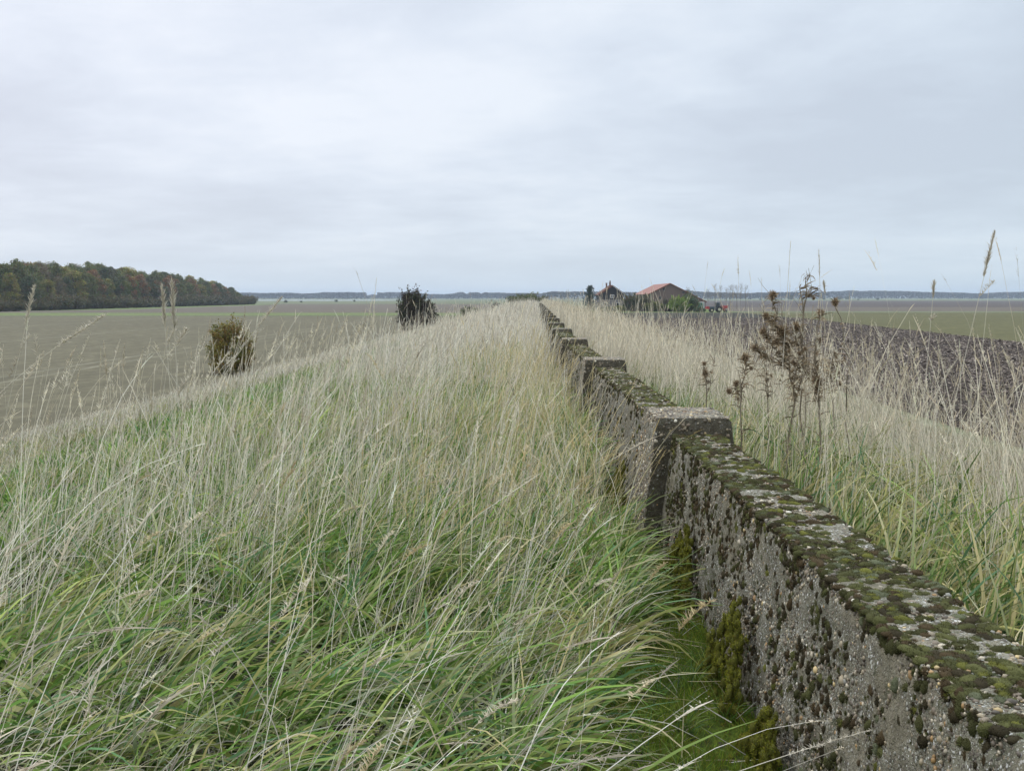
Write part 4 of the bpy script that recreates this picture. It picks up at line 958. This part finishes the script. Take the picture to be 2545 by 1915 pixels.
# ------------------------------------------------------------------ farm
GZ = FIELD + .004
ROOFR = plain('red_roof_sheet', (.23, .088, .055), .6, .3, .12, 2, .2)
ROOFD = plain('dark_tile', (.10, .055, .04), .8, .3, .2, 3)
TARB = plain('tarred_boards', (.018, .018, .022), .7, .3, .3, 3)
RENDER = plain('grey_render', (.16, .15, .145), .9, .2, .15, 1)
WHITE = plain('white_paint', (.62, .62, .60), .6, .3, .06, 4)
GREENP = plain('green_paint', (.025, .12, .075), .6, .3, .15, 4)
GLASSD = plain('dark_pane', (.03, .035, .04), .2, .5, .1, 2, 0)
CHIM = plain('chimney_brick', (.13, .07, .05), .9, .2, .3, 6)
RUSTR = plain('rusty_tile', (.13, .06, .04), .85, .2, .25, 3)
bx, by = 51.2, 340.; barn = thing('brick_barn', 'large brown brick barn with red roof and a green door at its right end', 'barn', (bx, by, GZ))
gp = [(-6.7, 0, 0), (-6.7, 0, 5.55), (0, 0, 8.85), (11.5, 0, 3.1), (11.5, 0, 0)]
MB().poly_prism(gp, (0, 38, 0)).build('wall', BRICK, barn)
def slab(a, b, y0, y1, th, mat, par, nm):
    d = np.array([b[0] - a[0], b[1] - a[1]], float); n = np.array([-d[1], d[0]]) / np.linalg.norm(d)
    if n[1] < 0: n = -n
    o0 = n * .01; o1 = n * (th + .01)
    return MB().poly_prism([(a[0] + o0[0], y0, a[1] + o0[1]), (b[0] + o0[0], y0, b[1] + o0[1]), (b[0] + o1[0], y0, b[1] + o1[1]), (a[0] + o1[0], y0, a[1] + o1[1])], (0, y1 - y0, 0)).build(nm, mat, par)
slab((-7.2, 5.30), (0, 8.85), -.25, 38.3, .14, ROOFR, barn, 'roof')
rr_ = slab((0, 8.85), (11.9, 2.90), -.25, 38.3, .14, ROOFR, barn, 'roof')
for q in range(12): pass
def verge(a, b, mat, par, nm, th=.22):
    d = np.array([b[0] - a[0], b[1] - a[1]], float); n = np.array([-d[1], d[0]]) / np.linalg.norm(d)
    if n[1] > 0: n = -n
    return MB().poly_prism([(a[0], -.27, a[1]), (b[0], -.27, b[1]), (b[0] + n[0] * th, -.27, b[1] + n[1] * th), (a[0] + n[0] * th, -.27, a[1] + n[1] * th)], (0, .2, 0)).build(nm, mat, par)
verge((-7.2, 5.30), (-.02, 8.85), RUSTR, barn, 'verge_board'); verge((.02, 8.85), (11.9, 2.90), ROOFD, barn, 'verge_board')
dr = MB().box((9.3, -.06, 1.35), (3.1, .08, 2.7)).build('door', GREENP, barn)
MB().box((9.3, -.07, 2.82), (3.7, .12, .24)).box((10.98, -.07, 1.35), (.26, .12, 2.69)).box((7.62, -.07, 1.35), (.26, .12, 2.69)).build('door_frame', WHITE, barn)
for k in range(1, 6): MB().box((9.3 - 1.55 + k * .517, -.12, 1.35), (.04, .04, 2.6)).build('batten', plain('green_batten', (.02, .085, .055)) if 'green_batten' not in bpy.data.materials else bpy.data.materials['green_batten'], dr)
for (wx, wz, w_, h_) in ((-1.95, 7.05, .75, .75), (-3.2, 4.2, .7, .8), (4.3, 6.0, .7, .4)):
    fr = MB().box((wx, -.03, wz), (w_ + .2, .08, h_ + .2)).build('window', plain('window_frame_grey', (.12, .1, .09)), barn); MB().box((wx, -.09, wz), (w_, .04, h_)).build('pane', GLASSD, fr)
hx, hy = 31.6, 336.; house = thing('farmhouse', 'small farmhouse with a black boarded gable and two brick chimneys, left of the barn', 'house', (hx, hy, GZ))
MB().poly_prism([(-3.6, 0, 3.72), (-3.6, 0, 5.4), (.5, 0, 8.2), (4.1, 0, 5.7), (4.1, 0, 3.72)], (0, 12, 0)).build('gable', TARB, house)
MB().box((.4, 5.9, 1.86), (8.6, 12.4, 3.70)).build('wall', RENDER, house)
slab((-4.1, 5.05), (.5, 8.2), -.2, 12.3, .16, RUSTR, house, 'roof'); slab((.5, 8.2), (4.6, 5.35), -.2, 12.3, .16, ROOFD, house, 'roof')
verge((-4.1, 5.05), (.48, 8.2), RUSTR, house, 'verge_board', .3)
verge((.52, 8.2), (4.6, 5.35), WHITE, house, 'verge_board', .12)
fr = MB().box((.5, -.04, 4.75), (1.25, .1, 1.05)).build('window', WHITE, house)
for q in (-.3, .3): MB().box((.5 + q, -.11, 4.75), (.5, .05, .85)).build('pane', RENDER, fr)
MB().box((-.15, 1.2, 8.55), (.5, .6, 1.5)).box((-.15, 1.2, 9.5), (.3, .35, .6)).build('chimney', CHIM, house)
MB().box((-.9, 5.5, 8.2), (.45, .6, 1.6)).box((-.9, 5.5, 9.02), (.55, .7, .1)).build('chimney', CHIM, house)
for wx in (-1.8, 2.3):
    fr = MB().box((wx, -.33, 2.1), (1.1, .06, 1.3)).build('window', WHITE, house); MB().box((wx, -.38, 2.1), (.9, .05, 1.1)).build('pane', GLASSD, fr)
GRN = [(.04, .06, .025), (.06, .08, .03), (.08, .09, .03)]
def conifer(loc, h):
    rg = np.random.default_rng(5); root = thing('conifer', 'ragged dark conifer left of the farmhouse', 'tree', loc)
    MB().tube([(0, 0, 0), (.1, 0, h * .5), (0, 0, h)], [.18, .1, .02], 6).build('trunk', BARK, root); P = []
    mb = MB()
    for q in range(56):
        z = h * (.08 + .88 * q / 56); r_ = (1 - z / h) ** .7 * 2.9 * rg.uniform(.5, 1.3) + .25; a = q * 2.4; f = rg.random(130)
        rz_ = z + f * r_ * .12 + f ** 2 * .35
        P.append(np.stack([np.cos(a) * r_ * f, np.sin(a) * r_ * f, rz_], 1) + rg.normal(0, .13, (130, 3)))
        mb.tube([(0, 0, z), (math.cos(a) * r_, math.sin(a) * r_, z + r_ * .12 + .35)], [.03, .01], 4)
    mb.build('branches', BARK, root)
    P = np.concatenate(P); n = len(P); obj('crown', mesh_np('crown', *leafquads(P, .12, np.array([(.04, .07, .045), (.055, .085, .05), (.03, .05, .035)])[rg.integers(0, 3, n)] * rg.uniform(.7, 1.4, (n, 1)), rg), [LEAF]), root)
conifer((at(1466, 740, 305)[0], 305, GZ), 7.9)
fs = [(1538, 322, 2.0, 1.6, 'green hedge bush with yellow leaves in front of the farmhouse wall', [(.07, .09, .02), (.16, .16, .03), (.06, .07, .03)]),
      (1505, 320, 2.0, 1.2, 'low grey-green bush under the farmhouse gable', GRN),
      (1572, 324, 3.2, 5.2, 'dark green bush with rusty leaves between farmhouse and barn', [(.045, .06, .025), (.06, .075, .03), (.10, .06, .03)]),
      (1595, 326, 3.2, 5.0, 'brownish bush covering the left eave of the barn', [(.05, .065, .03), (.09, .07, .03), (.06, .07, .03)]),
      (1625, 322, 2.8, 3.0, 'olive and yellow bush before the middle of the barn gable', [(.08, .10, .02), (.14, .14, .03), (.05, .06, .02)]),
      (1662, 324, 2.9, 3.9, 'reddish brown bush against the barn gable', [(.09, .06, .04), (.07, .055, .03), (.06, .06, .03)]),
      (1686, 318, 2.9, 4.6, 'bright yellow-green bush in front of the barn', [(.13, .19, .03), (.17, .22, .04), (.09, .13, .03)]),
      (1710, 321, 2.5, 5.3, 'tall green bush left of the green barn door', [(.05, .09, .04), (.06, .10, .04), (.10, .08, .03)]),
      (1737, 317, 1.4, 1.1, 'clipped low hedge before the green barn door', [(.05, .075, .03), (.06, .08, .03)])]
for i_, (px, Yd, r_, h_, lab, pal) in enumerate(fs):
    shrub('garden_bush', lab, 'shrub', ((px - 1272.5) / 2600 * Yd, Yd, GZ), r_ * 1.15, r_ * .8, h_, 130, int(4600 * r_), .16, [tuple(v * .8 for v in p_) for p_ in pal], 60 + i_, .1, group='garden bushes round the farm')
# tractor
RED = plain('red_paint', (.30, .03, .025), .45, .5, .15, 4, .05); DKB = plain('dark_cab', (.03, .06, .07), .35, .5, .2, 4, 0); TYRE = plain('tyre_rubber', (.018, .018, .018), .9, .2, .2, 9); GREY = plain('grey_metal', (.2, .2, .2), .5, .5, .15, 5); HUB = plain('hub_paint', (.45, .42, .3), .6, .3, .1, 4)
tx = at(1781, 760, 312)[0]; tr = thing('tractor', 'dark blue-green tractor with a bright red implement on each end, right of the barn door', 'tractor', (tx, 312, GZ))
MB().box((-1.3, 0, 1.25), (1.9, .8, .75)).box((-2.0, 0, 1.1), (.5, .7, .5)).build('bonnet', DKB, tr)
MB().box((.15, 0, 1.15), (1.2, 1.0, .6)).box((-.5, 0, .75), (2.4, .5, .4)).build('chassis', GREY, tr)
cb = MB().poly_prism([(-.45, -.75, 1.4), (-.25, -.75, 2.75), (.75, -.75, 2.75), (.9, -.75, 1.4)], (0, 1.5, 0)).build('cab', GLASSD, tr)
MB().box((.25, 0, 2.82), (1.35, 1.7, .14)).build('cab_roof', DKB, cb)
for (xx, yy) in ((-.4, -.77), (-.4, .77), (.82, -.77), (.82, .77)): MB().tube([(xx, yy, 1.4), (xx * .8 + .03, yy, 2.75)], .05, 5).build('cab_post', DKB, cb)
MB().tube([(-1.2, .3, 1.5), (-1.2, .3, 2.4)], .05, 6).build('exhaust_pipe', GREY, tr)
for (cxx, r_, w_) in ((.65, .85, .5), (-1.55, .6, .4)):
    for s_ in (-1, 1):
        wh = MB().wheel((cxx, s_ * .85, r_), r_, w_).build('wheel', TYRE, tr); MB().wheel((cxx, s_ * (.85 + w_ / 2 + .01), r_), r_ * .5, .06).build('hub', HUB, wh)
MB().poly_prism([(-3.2, -1.2, 1.0), (-3.0, -1.2, 1.75), (-2.35, -1.2, 1.7), (-2.3, -1.2, .9)], (0, 2.4, 0)).build('front_implement', RED, tr)
MB().poly_prism([(1.55, -1.3, 1.15), (1.3, -1.3, 1.95), (3.3, -1.3, 2.0), (3.0, -1.3, 1.2)], (0, 2.6, 0)).box((2.1, 0, .85), (.7, 1.6, .6)).build('rear_implement', RED, tr)
MB().wheel((2.6, -.9, .35), .35, .25).wheel((2.6, .9, .35), .35, .25).build('implement_wheels', TYRE, tr)
# bare poplars
POPB = plain('poplar_bark', (.22, .19, .15), .9, .2, .2, 8)
def poplar(h, seed):
    rg = np.random.default_rng(seed); root = thing('bare_poplar', None, 'tree'); mb = MB().tube([(0, 0, 0), (.05, 0, h * .5), (0, 0, h)], [.075, .05, .012], 6); mb.build('trunk', POPB, root)
    mb = MB(); P = []
    for q in range(34):
        z = h * rg.uniform(.35, .93); a = rg.uniform(0, 6.28); r_ = (1.05 - z / h) * 1.9 + .35; e = np.array([math.cos(a) * r_, math.sin(a) * r_, z + r_ * 1.3])
        mb.tube([(0, 0, z), tuple(e * .5 + np.array([0, 0, z * .5 - .05])), tuple(e)], [.018, .013, .008], 3)
        for w in range(3):
            f = rg.uniform(.4, 1); c0 = np.array([0, 0, z]) * (1 - f) + e * f; mb.tube([tuple(c0), tuple(c0 + rg.normal(0, .22, 3) + np.array([0, 0, .35]))], [.012, .008], 3)
        f = rg.random(9)[:, None]; P.append(np.array([0, 0, z]) * (1 - f) + e * f + rg.normal(0, .15, (9, 3)))
    mb.build('branches', POPB, root); P = np.concatenate(P); n = len(P)
    obj('crown', mesh_np('crown', *leafquads(P, .06, np.array([(.16, .12, .07), (.2, .17, .1)])[rg.integers(0, 2, n)], rg), [LEAF]), root); return root
pp0 = [poplar(9.3, 1), poplar(9.3, 2)]; up = [False, False]
PO = [(1758, .82), (1775, 1.0), (1789, .98), (1803, .85), (1812, .98), (1819, 1.0), (1829, .98), (1839, 1.04), (1851, 1.0), (1708, .88)]
for i_, (px, s_) in enumerate(PO):
    k = i_ % 2; o = copy_tree(pp0[k]) if up[k] else pp0[k]; up[k] = True
    Yd = 382 + (i_ * 37 % 11); o.location = ((px - 1272.5) / 2600 * Yd, Yd, FIELD); o.scale = (1, 1, s_); o.rotation_euler = (0, 0, i_ * 1.3)
    if px == 1708: o['label'] = 'bare treetop showing above the long right slope of the barn roof'
    else: o['label'] = 'slender leafless poplar in the row right of the barn'; o['group'] = 'row of bare poplars'

# ------------------------------------------------------------------ clods on the ploughed field
g4 = np.random.default_rng(3); n = 420000
Y = 22 + (g4.random(n) ** 1.5) * 200; xx_ = g4.uniform(15, 62, n)
k = (xx_ < np.interp(Y, [0, 102, 224], [46, 50, 61])) & (xx_ < .55 * Y + 2) & (xx_ > np.interp(Y, [0, 90, 300], [14.2, 17, 22])); xx_, Y = xx_[k], Y[k]
q = .5 + .5 * np.sin(xx_ * 2 * math.pi / .9 + fbm(xx_, Y, .15, 8) * 3); k = g4.random(len(q)) < .35 + .65 * q; xx_, Y = xx_[k], Y[k]; n = len(xx_)
cc = np.array([1.08, .96, .78]) * np.array([(.05, .042, .04), (.075, .064, .06), (.12, .105, .10), (.22, .20, .195), (.34, .32, .31)])[g4.choice(5, n, p=[.46, .29, .12, .09, .04])] * g4.uniform(.8, 1.2, (n, 1))  # palest tones put the sky's glint on turned soil into the colour
nrm = g4.normal(size=(n, 3)) * .35; nrm[:, 2] = 1
rad = g4.uniform(.03, .075, n) * np.clip(Y / 60, .7, 1.5)
V, F, C = scatter_blobs(ico(), np.stack([xx_, Y, np.full(n, FIELD + .04)], 1), rad, g4.uniform(.3, .7, n), nrm, cc, g4, .7, g4.uniform(1.5, 3.6, n), g4.normal(math.pi, .5, n))
tag(obj('soil_clods', mesh_np('soil_clods', V, F, C, [CLOD], False)), 'dark turned clods of the ploughed field at the right, pale ones coloured as sky glints', 'soil', kind='stuff')

# ------------------------------------------------------------------ haze
m = bpy.data.materials.new('haze_air'); m.use_nodes = True; t = m.node_tree; t.nodes.clear()
pvn = t.nodes.new('ShaderNodeVolumePrincipled'); pvn.inputs['Color'].default_value = (.72, .83, .96, 1); pvn.inputs['Density'].default_value = .00016; pvn.inputs['Anisotropy'].default_value = .2
o_ = t.nodes.new('ShaderNodeOutputMaterial'); L(t, pvn.outputs[0], o_.inputs['Volume'])
hb = MB().box((0, 5850, 18.), (18400, 12700, 46.)); hb = hb.build('haze', m); tag(hb, 'thin blue-grey air over the whole plain', 'haze', kind='stuff')
